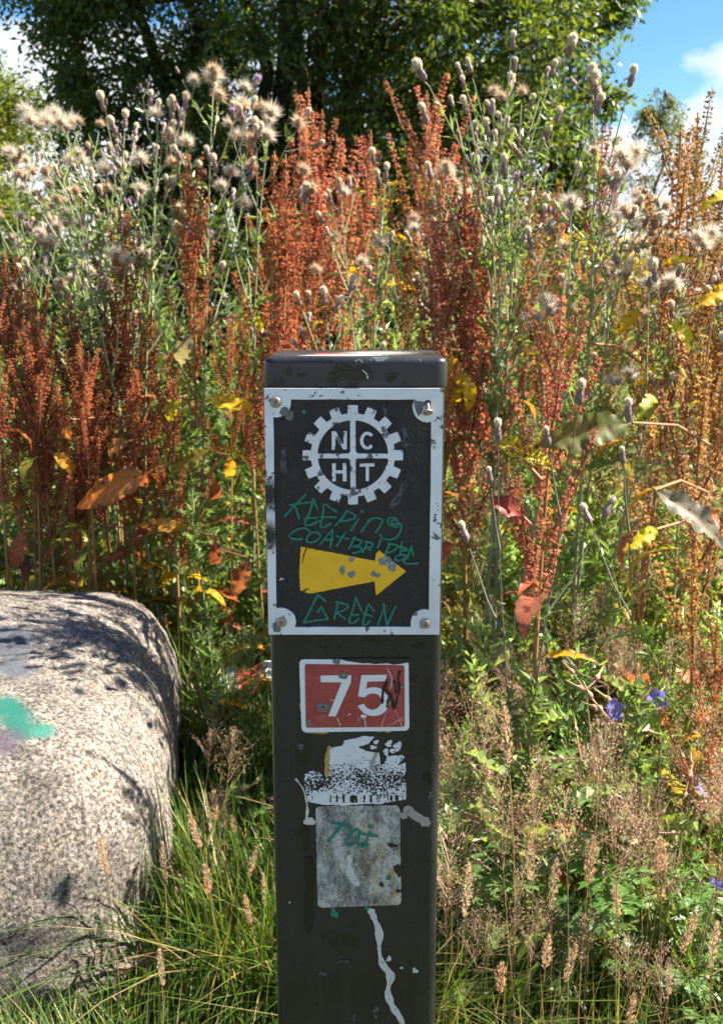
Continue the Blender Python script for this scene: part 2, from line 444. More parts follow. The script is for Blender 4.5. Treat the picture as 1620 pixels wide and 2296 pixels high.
def torn_mat():
    """white paper worn through to the black print under it"""
    m = bpy.data.materials.new('torn_paper')
    n, l = nodes_of(m)
    out = n.new('ShaderNodeOutputMaterial'); b = n.new('ShaderNodeBsdfPrincipled')
    tc = n.new('ShaderNodeTexCoord'); sp = n.new('ShaderNodeSeparateXYZ')
    l.new(tc.outputs['Object'], sp.inputs[0])
    mp = n.new('ShaderNodeMapping'); mp.inputs['Scale'].default_value = (1, 1, 1.25)
    l.new(tc.outputs['Object'], mp.inputs[0])
    nz = n.new('ShaderNodeTexNoise'); nz.inputs['Scale'].default_value = 480; nz.inputs['Detail'].default_value = 5; nz.inputs['Roughness'].default_value = .6
    l.new(mp.outputs[0], nz.inputs['Vector'])
    n2 = n.new('ShaderNodeTexNoise'); n2.inputs['Scale'].default_value = 55; n2.inputs['Detail'].default_value = 3
    l.new(tc.outputs['Object'], n2.inputs['Vector'])
    zc = lpos(zoomC, 600, 560).z
    d = n.new('ShaderNodeMath'); d.operation = 'SUBTRACT'; d.inputs[1].default_value = zc; l.new(sp.outputs['Z'], d.inputs[0])
    ab = n.new('ShaderNodeMath'); ab.operation = 'ABSOLUTE'; l.new(d.outputs[0], ab.inputs[0])
    mr = n.new('ShaderNodeMapRange'); mr.inputs['From Min'].default_value = 0; mr.inputs['From Max'].default_value = 0.022
    mr.inputs['To Min'].default_value = 0.10; mr.inputs['To Max'].default_value = -0.055; l.new(ab.outputs[0], mr.inputs['Value'])
    a1 = n.new('ShaderNodeMath'); a1.operation = 'MULTIPLY_ADD'; a1.inputs[1].default_value = 0.35
    l.new(n2.outputs['Fac'], a1.inputs[0]); l.new(nz.outputs['Fac'], a1.inputs[2])
    a2 = n.new('ShaderNodeMath'); a2.operation = 'ADD'; l.new(a1.outputs[0], a2.inputs[0]); l.new(mr.outputs[0], a2.inputs[1])
    rp = ramp(n, [(0.72, (0.70, 0.71, 0.73)), (0.745, (0.012, 0.011, 0.012))])
    l.new(a2.outputs[0], rp.inputs['Fac']); l.new(rp.outputs['Color'], b.inputs['Base Color'])
    b.inputs['Roughness'].default_value = 0.75
    bp = n.new('ShaderNodeBump'); bp.inputs['Strength'].default_value = 0.3; bp.inputs['Distance'].default_value = 0.0006
    l.new(nz.outputs['Fac'], bp.inputs['Height']); l.new(bp.outputs[0], b.inputs['Normal'])
    l.new(b.outputs[0], out.inputs['Surface'])
    return m
def mottled_mat():
    m = bpy.data.materials.new('weathered_sticker')
    n, l = nodes_of(m)
    out = n.new('ShaderNodeOutputMaterial'); b = n.new('ShaderNodeBsdfPrincipled')
    tc = n.new('ShaderNodeTexCoord')
    mp = n.new('ShaderNodeMapping'); mp.inputs['Scale'].default_value = (1.3, 1, 0.8); l.new(tc.outputs['Object'], mp.inputs[0])
    n1 = n.new('ShaderNodeTexNoise'); n1.inputs['Scale'].default_value = 42; n1.inputs['Detail'].default_value = 9; n1.inputs['Roughness'].default_value = .68
    n2 = n.new('ShaderNodeTexNoise'); n2.inputs['Scale'].default_value = 520; n2.inputs['Detail'].default_value = 6; n2.inputs['Roughness'].default_value = .7
    n3 = n.new('ShaderNodeTexNoise'); n3.inputs['Scale'].default_value = 30; n3.noise_dimensions = '4D'; n3.inputs['W'].default_value = 3
    for q in (n1, n2, n3): l.new(mp.outputs[0], q.inputs['Vector'])
    a = n.new('ShaderNodeMath'); a.operation = 'MULTIPLY_ADD'; a.inputs[1].default_value = 0.75
    l.new(n2.outputs['Fac'], a.inputs[0]); l.new(n1.outputs['Fac'], a.inputs[2])
    rp = ramp(n, [(0.68, (0.065, 0.065, 0.067)), (0.84, (0.22, 0.22, 0.215)), (0.98, (0.50, 0.50, 0.47))])
    l.new(a.outputs[0], rp.inputs['Fac'])
    r3 = ramp(n, [(0.5, (1, 1, 1)), (0.68, (1.05, 0.92, 0.68))]); l.new(n3.outputs['Fac'], r3.inputs['Fac'])
    mx = n.new('ShaderNodeMix'); mx.data_type = 'RGBA'; mx.blend_type = 'MULTIPLY'; mx.inputs['Factor'].default_value = 1
    l.new(rp.outputs['Color'], mx.inputs['A']); l.new(r3.outputs['Color'], mx.inputs['B'])
    l.new(mx.outputs['Result'], b.inputs['Base Color'])
    b.inputs['Roughness'].default_value = 0.7
    bp = n.new('ShaderNodeBump'); bp.inputs['Strength'].default_value = 0.3; bp.inputs['Distance'].default_value = 0.0006
    l.new(n2.outputs['Fac'], bp.inputs['Height']); l.new(bp.outputs[0], b.inputs['Normal'])
    l.new(b.outputs[0], out.inputs['Surface'])
    return m
M_TORN, M_MOTTLE = torn_mat(), mottled_mat()

def bm_obj(name, bm, mat, parent, smooth=False):
    me = bpy.data.meshes.new(name)
    bm.normal_update(); bm.to_mesh(me); bm.free()
    me.materials.append(mat)
    if smooth: me.polygons.foreach_set('use_smooth', [True] * len(me.polygons))
    return new_obj(name, me, parent)
def rough_outline(pts, amp, step, seed=0):
    """a closed outline with finer, slightly ragged edges"""
    r = random.Random(seed); out = []
    for i, a in enumerate(pts):
        b = pts[(i + 1) % len(pts)]
        L = math.hypot(b[0] - a[0], b[1] - a[1]); k = max(1, int(L / step))
        nx, nz_ = (-(b[1] - a[1]) / (L + 1e-9), (b[0] - a[0]) / (L + 1e-9))
        for j in range(k):
            t = j / k; d = r.uniform(-amp, amp)
            out.append((a[0] + (b[0] - a[0]) * t + nx * d, a[1] + (b[1] - a[1]) * t + nz_ * d))
    return out
def prism(name, pts, yf, yb, mat, parent, bevel=0.0):
    """an outline on the front face given depth from yf (front) back to yb"""
    bm = bmesh.new()
    fv = [bm.verts.new((x - P0.x, yf - P0.y, z)) for x, z in pts]
    bv = [bm.verts.new((x - P0.x, yb - P0.y, z)) for x, z in pts]
    n = len(pts)
    area = sum(pts[i][0] * pts[(i + 1) % n][1] - pts[(i + 1) % n][0] * pts[i][1] for i in range(n))
    f = bm.faces.new(fv if area > 0 else fv[::-1])
    for i in range(n):
        j = (i + 1) % n
        bm.faces.new((fv[i], bv[i], bv[j], fv[j]) if area > 0 else (fv[j], bv[j], bv[i], fv[i]))
    if bevel: bmesh.ops.bevel(bm, geom=list(f.edges), offset=bevel, segments=2, affect='EDGES')
    return bm_obj(name, bm, mat, parent)
def blob(cx, cz, rx, rz, seed=0, n=18, amp=0.2):
    r = random.Random(seed); ph = [r.uniform(0, 6.28) for _ in range(4)]
    return [(cx + rx * math.cos(t) * q, cz + rz * math.sin(t) * q) for t, q in
            ((2 * math.pi * i / n, 1 + amp * (math.sin(2 * math.pi * i / n * 2 + ph[0]) * .5 + math.sin(2 * math.pi * i / n * 3 + ph[1]) * .5 + r.uniform(-.35, .35))) for i in range(n))]
def smooth_path(p, sub=7):
    p = [np.array(q, float) for q in p]
    if len(p) < 3: 
        return [p[0] + (p[-1] - p[0]) * t for t in np.linspace(0, 1, 6)]
    q = [2 * p[0] - p[1]] + p + [2 * p[-1] - p[-2]]; out = []
    for i in range(1, len(q) - 2):
        for t in np.linspace(0, 1, sub, endpoint=False):
            a, b, c, d = q[i - 1], q[i], q[i + 1], q[i + 2]
            out.append(.5 * (2 * b + (c - a) * t + (2 * a - 5 * b + 4 * c - d) * t * t + (3 * b - a - 3 * c + d) * t ** 3))
    out.append(p[-1])
    return out
def strokes(name, lines, width, yf, mat, parent, seed=0, wob=0.16, sharp=False):
    """hand-drawn pen lines as thin paint with rounded ends"""
    bm = bmesh.new(); r = random.Random(seed); lift = [0.0]
    for k, ln in enumerate(lines):
        if len(ln) == 1:
            bp_ = blob(ln[0][0], ln[0][1], width * .8, width * .8, seed + k, 12, .1)
            bm.faces.new([bm.verts.new((x - P0.x, yf - k * 4e-5 - P0.y, z)) for x, z in bp_]); continue
        P = [np.array(q, float) for q in ln] if sharp else smooth_path(ln)
        n = len(P); L, Rr = [], []
        wv = np.convolve([r.uniform(-1, 1) for _ in range(n + 6)], [.12, .2, .36, .2, .12], 'valid')[:n] * 1.9
        for i in range(n):
            t = P[min(i + 1, n - 1)] - P[max(i - 1, 0)]; t /= np.linalg.norm(t) + 1e-12
            nn = np.array([-t[1], t[0]]); w = width / 2 * max(.15, 1 + wv[i] * wob)
            L.append(P[i] + nn * w); Rr.append(P[i] - nn * w)
        t0 = P[0] - P[1]; t0 /= np.linalg.norm(t0); t1 = P[-1] - P[-2]; t1 /= np.linalg.norm(t1)
        y = yf - P0.y
        def mk(q):
            lift[0] += 1.2e-6          # each bit of ink lies on the one before, never in its plane
            return bm.verts.new((q[0] - P0.x, y - lift[0], q[1]))
        lv, rv = [mk(q) for q in L], [mk(q) for q in Rr]
        for i in range(n - 1): bm.faces.new((lv[i], rv[i], rv[i + 1], lv[i + 1]))
        bm.faces.new((lv[0], mk(P[0] + t0 * width * .42 + (L[0] - P[0]) * .5), mk(P[0] + t0 * width * .42 + (Rr[0] - P[0]) * .5), rv[0]))
        bm.faces.new((rv[-1], mk(P[-1] + t1 * width * .42 + (Rr[-1] - P[-1]) * .5), mk(P[-1] + t1 * width * .42 + (L[-1] - P[-1]) * .5), lv[-1]))
    return bm_obj(name, bm, mat, parent)

def build_post():
    root = thing('waymarker_post', 'square black metal trail post with bolted cast sign plate and stickers', 'post', P0)
    def rbox(name, w, d, z0, z1, rv, rt, mat):
        bm = bmesh.new(); bmesh.ops.create_cube(bm, size=1)
        for v in bm.verts: v.co = Vector((v.co.x * w, v.co.y * d, z0 + (v.co.z + .5) * (z1 - z0)))
        bmesh.ops.bevel(bm, geom=[e for e in bm.edges if abs(e.verts[0].co.z - e.verts[1].co.z) > .01], offset=rv, segments=5, affect='EDGES', profile=.5)
        if rt:
            tf = max(bm.faces, key=lambda f: f.calc_center_median().z)
            bmesh.ops.bevel(bm, geom=list(tf.edges), offset=rt, segments=5, affect='EDGES', profile=.5)
        o = bm_obj(name, bm, mat, root, True)
        md = o.modifiers.new('edges', 'EDGE_SPLIT'); md.split_angle = R(40)
        return o
    rbox('shaft', 0.1495, 0.1495, -0.25, POST_TOP - 0.02, 0.0085, 0, M_POST)
    cap = rbox('cap', 0.1525, 0.1525, POST_TOP - 0.0235, POST_TOP, 0.009, 0.005, M_CAP)
    cap.scale = (1, 1, 1)
    # chips knocked out of the black paint
    for k, (x, y, rx, ry) in enumerate([(265, 262, .0026, .0036), (365, 290, .0034, .0022), (1075, 305, .0050, .0038)]):
        zf = lambda X, Y: zoomE(X * 1550 / 1620, Y * 800 / 836)
        (cx, cz), = face(zf, [(x, y)])
        prism('paint_chip', blob(cx, cz, rx, ry, k), YF - .00175, YF, M_SHINY, cap)
    zf = lambda X, Y: zoomE(X * 1550 / 1620, Y * 800 / 836)
    prism('paint_chip', rough_outline(face(zf, [(580, 335), (590, 270), (640, 205), (700, 190), (780, 225), (860, 200), (920, 240), (930, 315), (850, 330), (800, 365), (730, 360), (760, 325), (640, 330)]), .0004, .002, 3), YF - .00175, YF, M_SHINY, cap)
    strokes('scratch', [face(zf, [(850, 250), (880, 280), (890, 315)]), face(zf, [(790, 180), (820, 165), (850, 185)])], .0009, YF - .0021, M_DIRTYW, cap, 2, .5)
    prism('paint_chip', rough_outline(face(zf, [(925, 150), (1060, 150), (1010, 175), (960, 178)]), .0004, .002, 5), YF - .0021, YF - .001, M_DIRTYW, cap)

    # ---------------- the cast plate
    YP = YF - 0.004
    L_, Rt = -0.0808, 0.0680
    (q, zt), (_, zb) = face(zoomE, [(700, 372), (700, 2256)], YP)
    (il, _), (ir, _) = face(zoomE, [(140, 1000), (1330, 1000)], YP)
    (_, it), (_, ib) = face(zoomE, [(700, 462), (700, 2195)], YP)
    plate = prism('sign_plate', [(L_, zb), (Rt, zb), (Rt, zt), (L_, zt)], YP, YF - .0002, M_PLATE, root)
    rc = 0.0125
    scr = [face(zoomE, [p], YP)[0] for p in ((153, 483), (1305, 520), (1287, 2165), (195, 2155))]   # TL TR BR BL
    def arc(c, a0, a1, n=9): return [(c[0] + rc * math.cos(R(a0 + (a1 - a0) * i / (n - 1))), c[1] + rc * math.sin(R(a0 + (a1 - a0) * i / (n - 1)))) for i in range(n)]
    inner = []
    def lin(a, b, n=8): return [(a[0] + (b[0] - a[0]) * i / n, a[1] + (b[1] - a[1]) * i / n) for i in range(1, n)]
    def corner(c, sx, sz):
        # concave arc about the screw between the two inner edges
        xe, ze = (il if sx < 0 else ir), (it if sz > 0 else ib)
        dx = xe - c[0]; dz = ze - c[1]
        p1 = (xe, c[1] - sz * math.sqrt(max(rc * rc - dx * dx, 1e-9)))
        p2 = (c[0] - sx * math.sqrt(max(rc * rc - dz * dz, 1e-9)), ze)
        a1 = math.degrees(math.atan2(p1[1] - c[1], p1[0] - c[0])); a2 = math.degrees(math.atan2(p2[1] - c[1], p2[0] - c[0]))
        return a1, a2
    seq = []
    # run: up the left edge, along the top, down the right, back along the bottom
    for (c, sx, sz, first) in ((scr[0], -1, 1, 'v'), (scr[1], 1, 1, 'h'), (scr[2], 1, -1, 'v'), (scr[3], -1, -1, 'h')):
        a1, a2 = corner(c, sx, sz)
        if first == 'h': a1, a2 = a2, a1
        d = (a2 - a1 + 180) % 360 - 180
        seq.append(arc(c, a1, a1 + d))
    for i in range(4):
        inner += seq[i]
        inner += lin(seq[i][-1], seq[(i + 1) % 4][0])
    cx, cz = (L_ + Rt) / 2, (zt + zb) / 2
    def on_rect(p):
        dx, dz = p[0] - cx, p[1] - cz
        k = min((Rt - .0006 - cx) / abs(dx) if abs(dx) > 1e-9 else 9e9, (zt - .0006 - cz) / abs(dz) if abs(dz) > 1e-9 else 9e9)
        return (cx + dx * k, cz + dz * k)
    outer = [on_rect(p) for p in inner]
    # square the corners exactly
    for corner_pt in ((L_ + .0006, zt - .0006), (Rt - .0006, zt - .0006), (Rt - .0006, zb + .0006), (L_ + .0006, zb + .0006)):
        k = min(range(len(outer)), key=lambda i: math.hypot(outer[i][0] - corner_pt[0], outer[i][1] - corner_pt[1]))
        outer[k] = corner_pt
    rj = random.Random(4)
    inner = [(x + rj.uniform(-.0002, .0002), z + rj.uniform(-.0002, .0002)) for x, z in inner]
    bm = bmesh.new(); n = len(inner); yb_, yf_ = YP + .0005 - P0.y, YP - .0022 - P0.y
    mk = lambda p, y: bm.verts.new((p[0] - P0.x, y, p[1]))
    If, Of, Ib, Ob = [[mk(p, y) for p in pts] for pts, y in ((inner, yf_), (outer, yf_), (inner, yb_), (outer, yb_))]
    for i in range(n):
        j = (i + 1) % n
        bm.faces.new((If[i], Of[i], Of[j], If[j])); bm.faces.new((Ib[i], If[i], If[j], Ib[j])); bm.faces.new((Of[i], Ob[i], Ob[j], Of[j]))
    bmesh.ops.recalc_face_normals(bm, faces=bm.faces)
    bm_obj('border', bm, M_WHITE, plate)
    # screws
    for k in (0, 2, 3):
        c = scr[k]; bm = bmesh.new(); N = 24
        prof = [(.0044, 0), (.0046, .0009), (.0040, .0019), (.0024, .0024), (.0021, .0024)]
        rings = [[bm.verts.new((c[0] - P0.x + r_ * math.cos(2 * math.pi * i / N), YP - .0022 - h - P0.y, c[1] + r_ * math.sin(2 * math.pi * i / N))) for i in range(N)] for r_, h in prof]
        star = [bm.verts.new((c[0] - P0.x + (.0019 if i % 4 < 2 else .0013) * math.cos(2 * math.pi * i / N), YP - .0022 - .0024 - P0.y, c[1] + (.0019 if i % 4 < 2 else .0013) * math.sin(2 * math.pi * i / N))) for i in range(N)]
        deep = [bm.verts.new((v.co.x, v.co.y + .0016, v.co.z)) for v in star]
        rings += [star, deep]
        for a, b in zip(rings, rings[1:]):
            for i in range(N): bm.faces.new((a[i], a[(i + 1) % N], b[(i + 1) % N], b[i]))
        bm.faces.new(deep)
        bmesh.ops.recalc_face_normals(bm, faces=bm.faces)
        bm_obj('screw', bm, M_STEEL, plate, False)
    c = scr[1]
    prism('bolt_hole', blob(c[0], c[1] + .003, .0027, .0030, 1, 16, .05), YP - .0026, YP - .001, M_INK, plate)
    mb = MB(); p = np.array([c[0] - P0.x, YP - .003 - P0.y, c[1] + .001])
    mb.tube([p + [0, 0, .002], p + [0, -.002, -.002], p + [0, -.0024, -.0042]], [.0018, .0018, .0018], 10)
    mb.tube([p + [0, -.0018, -.0034], p + [.0002, -.0030, -.0050], p + [.0003, -.0034, -.0056]], [.0024, .0044, .0040], 14, cap=True)
    o = new_obj('bent_bolt', mb.mesh('bent_bolt', M_STEEL), plate)
    prism('worn_corner', rough_outline(face(zoomE, [(1195, 470), (1290, 478), (1260, 560), (1235, 590), (1205, 520)], YP), .0005, .002, 8), YP - .0028, YP - .001, M_DULL, plate)
    for k, (x, y, r_) in enumerate([(222, 553, .0042), (255, 585, .0045)]):
        (bx, bz), = face(zoomE, [(x, y)], YP)
        prism('grey_fleck', blob(bx, bz, r_ * .85, r_ * .95, k + 5, 9, .12), YP - .0026 if k == 0 else YP - .00035, YP - .0001, M_DULL, plate)

    # ---------------- gear wheel emblem
    (gx, gz), (gx2, _), (gr, _), (gi, _), (_, gtop), (_, gbot) = face(zoomE, [(738, 890), (1120, 890), (1058, 890), (1006, 890), (738, 505), (738, 1262)], YP)
    ro, rr, ri = gx2 - gx, (gr - gx), (gi - gx); zs = (gtop - gbot) / 2 / ro; gz = (gtop + gbot) / 2
    oc = []
    for k in range(16):
        a = 2 * math.pi * k / 16
        for da, rad in ((-.098 - .02, rr), (-.098, ro), (-.03, ro), (.03, ro), (.098, ro), (.098 + .02, rr), (.155, rr), (.24, rr)):
            oc.append((a + da * (1.0 if rad == ro else 1.05), rad))
    bm = bmesh.new(); n = len(oc); ys = YP - .0018
    O_ = [(gx + r_ * math.cos(a), gz + r_ * zs * math.sin(a)) for a, r_ in oc]
    I_ = [(gx + ri * math.cos(a), gz + ri * zs * math.sin(a)) for a, r_ in oc]
    mk = lambda p, y: bm.verts.new((p[0] - P0.x, y - P0.y, p[1]))
    of, if_, ob, ib_ = [mk(p, ys) for p in O_], [mk(p, ys) for p in I_], [mk(p, YP + .0003) for p in O_], [mk(p, YP + .0003) for p in I_]
    for i in range(n):
        j = (i + 1) % n
        bm.faces.new((of[i], of[j], if_[j], if_[i])); bm.faces.new((of[j], of[i], ob[i], ob[j])); bm.faces.new((if_[i], if_[j], ib_[j], ib_[i]))
    bmesh.ops.recalc_face_normals(bm, faces=bm.faces)
    gear = bm_obj('gear_emblem', bm, M_EMBLEM, plate)
    def bar(name, pts, dy=0.0, mat=M_EMBLEM): return prism(name, face(zoomE, pts, YP), YP - .0018 - dy, YP + .0002, mat, plate)
    bar('gear_spoke', [(717, 620), (758, 620), (760, 1165), (720, 1165)], .0002)
    bar('gear_spoke', [(470, 876), (716, 874), (716, 910), (470, 910)], .0001)
    bar('gear_spoke', [(761, 874), (1008, 876), (1008, 910), (761, 910)], .0001)
    bar('gear_spoke', [(722, 505), (754, 505), (757, 619), (718, 619)], .00035)
    (hx, hz), = face(zoomE, [(738, 892)], YP)
    prism('gear_hub', blob(hx, hz, .0042, .0042, 2, 20, .06), YP - .0023, YP - .0001, M_EMBLEM, plate)
    bar('letter_n', [(577, 705), (607, 705), (667, 795), (662, 705), (692, 703), (692, 842), (664, 842), (604, 752), (606, 845), (577, 845)])
    bar('letter_h', [(580, 950), (608, 948), (608, 1002), (661, 1002), (661, 948), (690, 948), (690, 1085), (661, 1085), (661, 1026), (608, 1026), (608, 1085), (580, 1085)])
    bar('letter_t', [(790, 952), (902, 948), (902, 972), (860, 973), (860, 1083), (836, 1083), (836, 973), (790, 975)])
    cpts = [(848 + 54 * math.cos(R(a)) * 1.02, 776 - 68 * math.sin(R(a))) for a in range(38, 325, 14)] + [(848 + 31 * math.cos(R(a)), 776 - 45 * math.sin(R(a))) for a in range(322, 36, -14)]
    bar('letter_c', cpts)

    # ---------------- arrow and pen writing
    arrow = prism('arrow', rough_outline(face(zoomA, [(238, 660), (700, 745), (1038, 812), (1045, 735), (1080, 700), (1130, 738), (1370, 925), (1050, 1182), (1030, 1030), (620, 1110), (330, 1165), (232, 1130), (222, 930)], YP), .00022, .0016, 1), YP - .0003, YP - .00002, M_YELLOW, plate)
    for k, (x, y, rx, ry) in enumerate([(685, 908, 34, 45), (785, 955, 38, 42), (785, 795, 34, 24), (1020, 950, 27, 36), (1068, 966, 25, 28)]):
        (a, b_), (a2, b2) = face(zoomA, [(x, y), (x + rx, y + ry)], YP)
        prism('paint_chip', blob(a, b_, abs(a2 - a), abs(b2 - b_), k), YP - .0005, YP - .0003, M_CHIP, plate)
    prism('paint_chip', rough_outline(face(zoomA, [(1072, 800), (1120, 765), (1190, 762), (1240, 830), (1272, 852), (1240, 928), (1180, 912), (1150, 850), (1090, 862)], YP), .0005, .0015, 2), YP - .0005, YP - .0003, M_CHIP, plate)
    strokes('scratch', [face(zoomA, l, YP) for l in ([(300, 680), (275, 740), (255, 830)], [(240, 1150), (270, 1130), (320, 1110)], [(265, 1165), (300, 1115)])], .0009, YP - .0004, M_INK, plate, 5, .4)
    W = .0018
    keeping = [[(288, 100), (175, 215), (65, 330)], [(125, 210), (340, 178)], [(178, 210), (198, 280), (222, 355)],
        [(420, 256), (395, 200), (372, 140), (345, 260), (285, 408), (330, 425), (440, 380)], [(285, 352), (420, 345)],
        [(622, 280), (550, 235), (490, 205), (475, 330), (450, 438), (490, 445), (560, 405)], [(455, 335), (615, 340)],
        [(735, 270), (690, 340), (610, 430)], [(725, 268), (822, 318), (800, 358), (680, 385)], [(862, 358), (775, 485)], [(895, 280)],
        [(1000, 348), (940, 420), (890, 495)], [(960, 375), (1040, 345), (1110, 368), (1100, 415), (1045, 502)],
        [(1265, 350), (1190, 345), (1177, 400), (1220, 432), (1285, 436), (1268, 372), (1215, 378), (1230, 412), (1308, 408), (1310, 480), (1262, 558), (1180, 580), (1105, 555), (1090, 520)]]
    strokes('pen_word', [face(zoomA, l, YP) for l in keeping], W, YP - .0006, M_GREEN, plate, 1)['label'] = 'green handwritten word KEEPING'
    coat = [[(335, 485), (280, 455), (190, 475), (125, 525), (135, 560), (190, 575), (255, 570)], [(420, 500), (350, 505), (305, 560), (312, 600), (370, 605), (430, 570), (448, 530), (415, 498)],
        [(445, 630), (580, 470)], [(580, 470), (572, 560), (558, 660)], [(485, 580), (590, 575)], [(718, 500), (670, 575), (625, 650)], [(620, 540), (750, 570)],
        [(820, 545), (755, 680)], [(800, 560), (890, 590), (860, 635), (785, 648)], [(785, 648), (885, 662), (875, 702), (800, 722)],
        [(962, 600), (900, 715)], [(930, 597), (1010, 620), (988, 655), (925, 662)], [(935, 662), (995, 690)], [(1100, 575), (1060, 670)],
        [(1200, 615), (1145, 725)], [(1180, 620), (1275, 640), (1240, 692), (1150, 728)],
        [(1325, 600), (1312, 680), (1305, 750)], [(1290, 650), (1370, 670), (1330, 700), (1390, 682)], [(1275, 745), (1360, 740), (1335, 788), (1262, 800), (1258, 762)], [(1425, 645), (1400, 720), (1380, 780)], [(1425, 645), (1445, 745)], [(1390, 770), (1345, 808), (1385, 836), (1500, 828)]]
    strokes('pen_word', [face(zoomA, l, YP) for l in coat], W, YP - .0016, M_GREEN, plate, 2)['label'] = 'green handwritten word COATBRIDGE'
    green = [[(500, 1240), (420, 1170)], [(420, 1170), (350, 1320), (270, 1475)], [(270, 1475), (400, 1450), (530, 1435)], [(530, 1435), (495, 1370), (460, 1300)], [(460, 1300), (420, 1365)],
        [(640, 1250), (600, 1435)], [(620, 1250), (748, 1288), (700, 1340), (615, 1368)], [(625, 1365), (720, 1435)], [(830, 1200), (800, 1330), (758, 1455), (800, 1475), (860, 1430)], [(830, 1200), (895, 1350)], [(790, 1390), (858, 1388)],
        [(965, 1270), (930, 1380), (908, 1485), (940, 1495), (975, 1455)], [(965, 1270), (1030, 1350)], [(905, 1375), (1000, 1400)], [(1140, 1290), (1060, 1510)], [(1125, 1270), (1165, 1500)], [(1255, 1300), (1165, 1500)]]
    strokes('pen_word', [face(zoomA, l, YP) for l in green], W, YP - .0006, M_GREEN, plate, 3)['label'] = 'green handwritten word GREEN'
    (a, b_), = face(zoomE, [(365, 557)], YP)
    prism('pen_dot', blob(a, b_, .0017, .0017, 3, 14, .05), YP - .0004, YP - .0001, M_GREEN, plate)
    for k, l in enumerate(([(210, 840), (208, 930), (207, 1010)], [(975, 510), (985, 560), (990, 595)], [(1130, 680), (1140, 740), (1135, 810)], [(1130, 1110), (1080, 1220), (1030, 1270)])):
        strokes('scuff', [face(zoomE, l, YP)], (.0040, .0022, .0042, .0050)[k], YP - .00025, M_GHOST, plate, k, .5)
    strokes('scratch', [face(zoomE, [(1150 + 18 * i, 640 + 15 * (i % 5)), (1153 + 18 * i, 900 + 40 * (i % 3))], YP) for i in range(9)], .0005, YP - .0002, M_GHOST, plate, 9, .7)
    prism('scuff', rough_outline(face(zoomE, [(170, 1845), (195, 1820), (215, 1832), (200, 1838)], YP), .0002, .001, 4), YP - .0003, YP - .0001, M_DIRTYW, plate)

    # ---------------- route number patch
    YR = YF - .0012
    def rrect(c4, rad, n=6):
        out = []
        for i in range(4):
            p, a, b_ = np.array(c4[i]), np.array(c4[i - 1]), np.array(c4[(i + 1) % 4])
            u, v = (a - p) / np.linalg.norm(a - p), (b_ - p) / np.linalg.norm(b_ - p)
            for k in range(n + 1):
                t = k / n; out.append(tuple((1 - t) ** 2 * (p + u * rad) + 2 * t * (1 - t) * p + t * t * (p + v * rad)))
        return out
    patch = prism('route_patch', rough_outline(rrect(face(zoomB, [(118, 52), (1500, 62), (1510, 955), (150, 975)]), .0048), .00012, .0015, 3), YR, YF - .0001, M_PWHITE, root)
    prism('red_panel', rrect(face(zoomB, [(188, 110), (1448, 126), (1452, 906), (203, 916)]), .0024), YR - .00025, YR - .00002, M_RED, patch)
    prism('digit_seven', face(zoomB, [(390, 255), (778, 250), (770, 345), (580, 770), (485, 768), (655, 340), (392, 338)]), YR - .0005, YR - .0003, M_PWHITE, patch)
    prism('digit_five', face(zoomB, [(905, 250), (1222, 245), (1213, 325), (980, 330), (963, 424), (1010, 406), (1080, 402), (1140, 415), (1190, 448), (1230, 500), (1250, 560), (1250, 620), (1232, 670), (1200, 715), (1155, 745), (1100, 763), (1040, 765), (985, 755), (940, 733), (895, 690), (860, 635), (935, 612), (955, 645), (985, 672), (1040, 690), (1100, 672), (1140, 635), (1157, 595), (1150, 540), (1115, 495), (1080, 482), (1030, 480), (985, 496), (945, 530), (862, 515)]), YR - .0005, YR - .0003, M_PWHITE, patch)
    strokes('scribble', [face(zoomB, l) for l in ([(1222, 310), (1190, 400), (1172, 500), (1168, 600)], [(1225, 320), (1212, 420), (1238, 480), (1272, 480), (1240, 560), (1232, 650)], [(1272, 480), (1300, 590), (1318, 665), (1350, 560), (1385, 420), (1368, 300), (1388, 200)], [(1310, 320), (1340, 385), (1338, 470)])], .0021, YR - .0008, M_INK, patch, 6, .45)
    for k, (x, y, rx, ry, mt) in enumerate([(675, 255, 52, 50, M_DULL), (420, 650, 80, 56, M_DULL), (240, 850, 38, 32, M_DULL), (592, 75, 50, 34, M_DULL), (930, 768, 34, 24, M_PWHITE)]):
        (a, b_), (a2, b2) = face(zoomB, [(x, y), (x + rx, y + ry)])
        ch = prism('paint_chip', blob(a, b_, abs(a2 - a), abs(b2 - b_), k + 3), YR - .00075, YR - .0002, mt, patch)
        if k < 2: prism('rivet_hole', blob(a, b_, .0011, .0011, k, 10, .1), YR - .0010, YR - .0007, M_INK if k else M_CHIP, patch)
    prism('torn_edge', rough_outline(face(zoomB, [(640, 48), (760, 80), (900, 95), (1100, 110), (1230, 100), (1330, 118), (1450, 100), (1512, 88), (1512, 40), (1000, 40)]), .0003, .0014, 4), YR - .0004, YR + .0002, M_POST, patch)
    strokes('scratch', [face(zoomB, l) for l in ([(1270, 580), (1210, 740), (1155, 895)], [(1440, 780), (1340, 840), (1240, 895)], [(940, 780), (960, 900)], [(1230, 160), (1290, 300), (1270, 420)], [(1330, 690), (1390, 820), (1412, 890)], [(1400, 410), (1460, 380)], [(600, 790), (640, 890)], [(890, 800), (815, 895)], [(740, 740), (770, 735), (730, 770)], [(500, 555), (560, 570)])], .00045, YR - .0006, M_PWHITE, patch, 7, .6)
    strokes('old_glue', [face(zoomB, l) for l in ([(125, 620), (150, 700), (190, 712)], [(210, 975), (420, 985), (480, 975)], [(1110, 965), (1160, 960)], [(1210, 970), (1270, 968)])], .0018, YF - .0006, M_GLUE, patch, 8, .5)

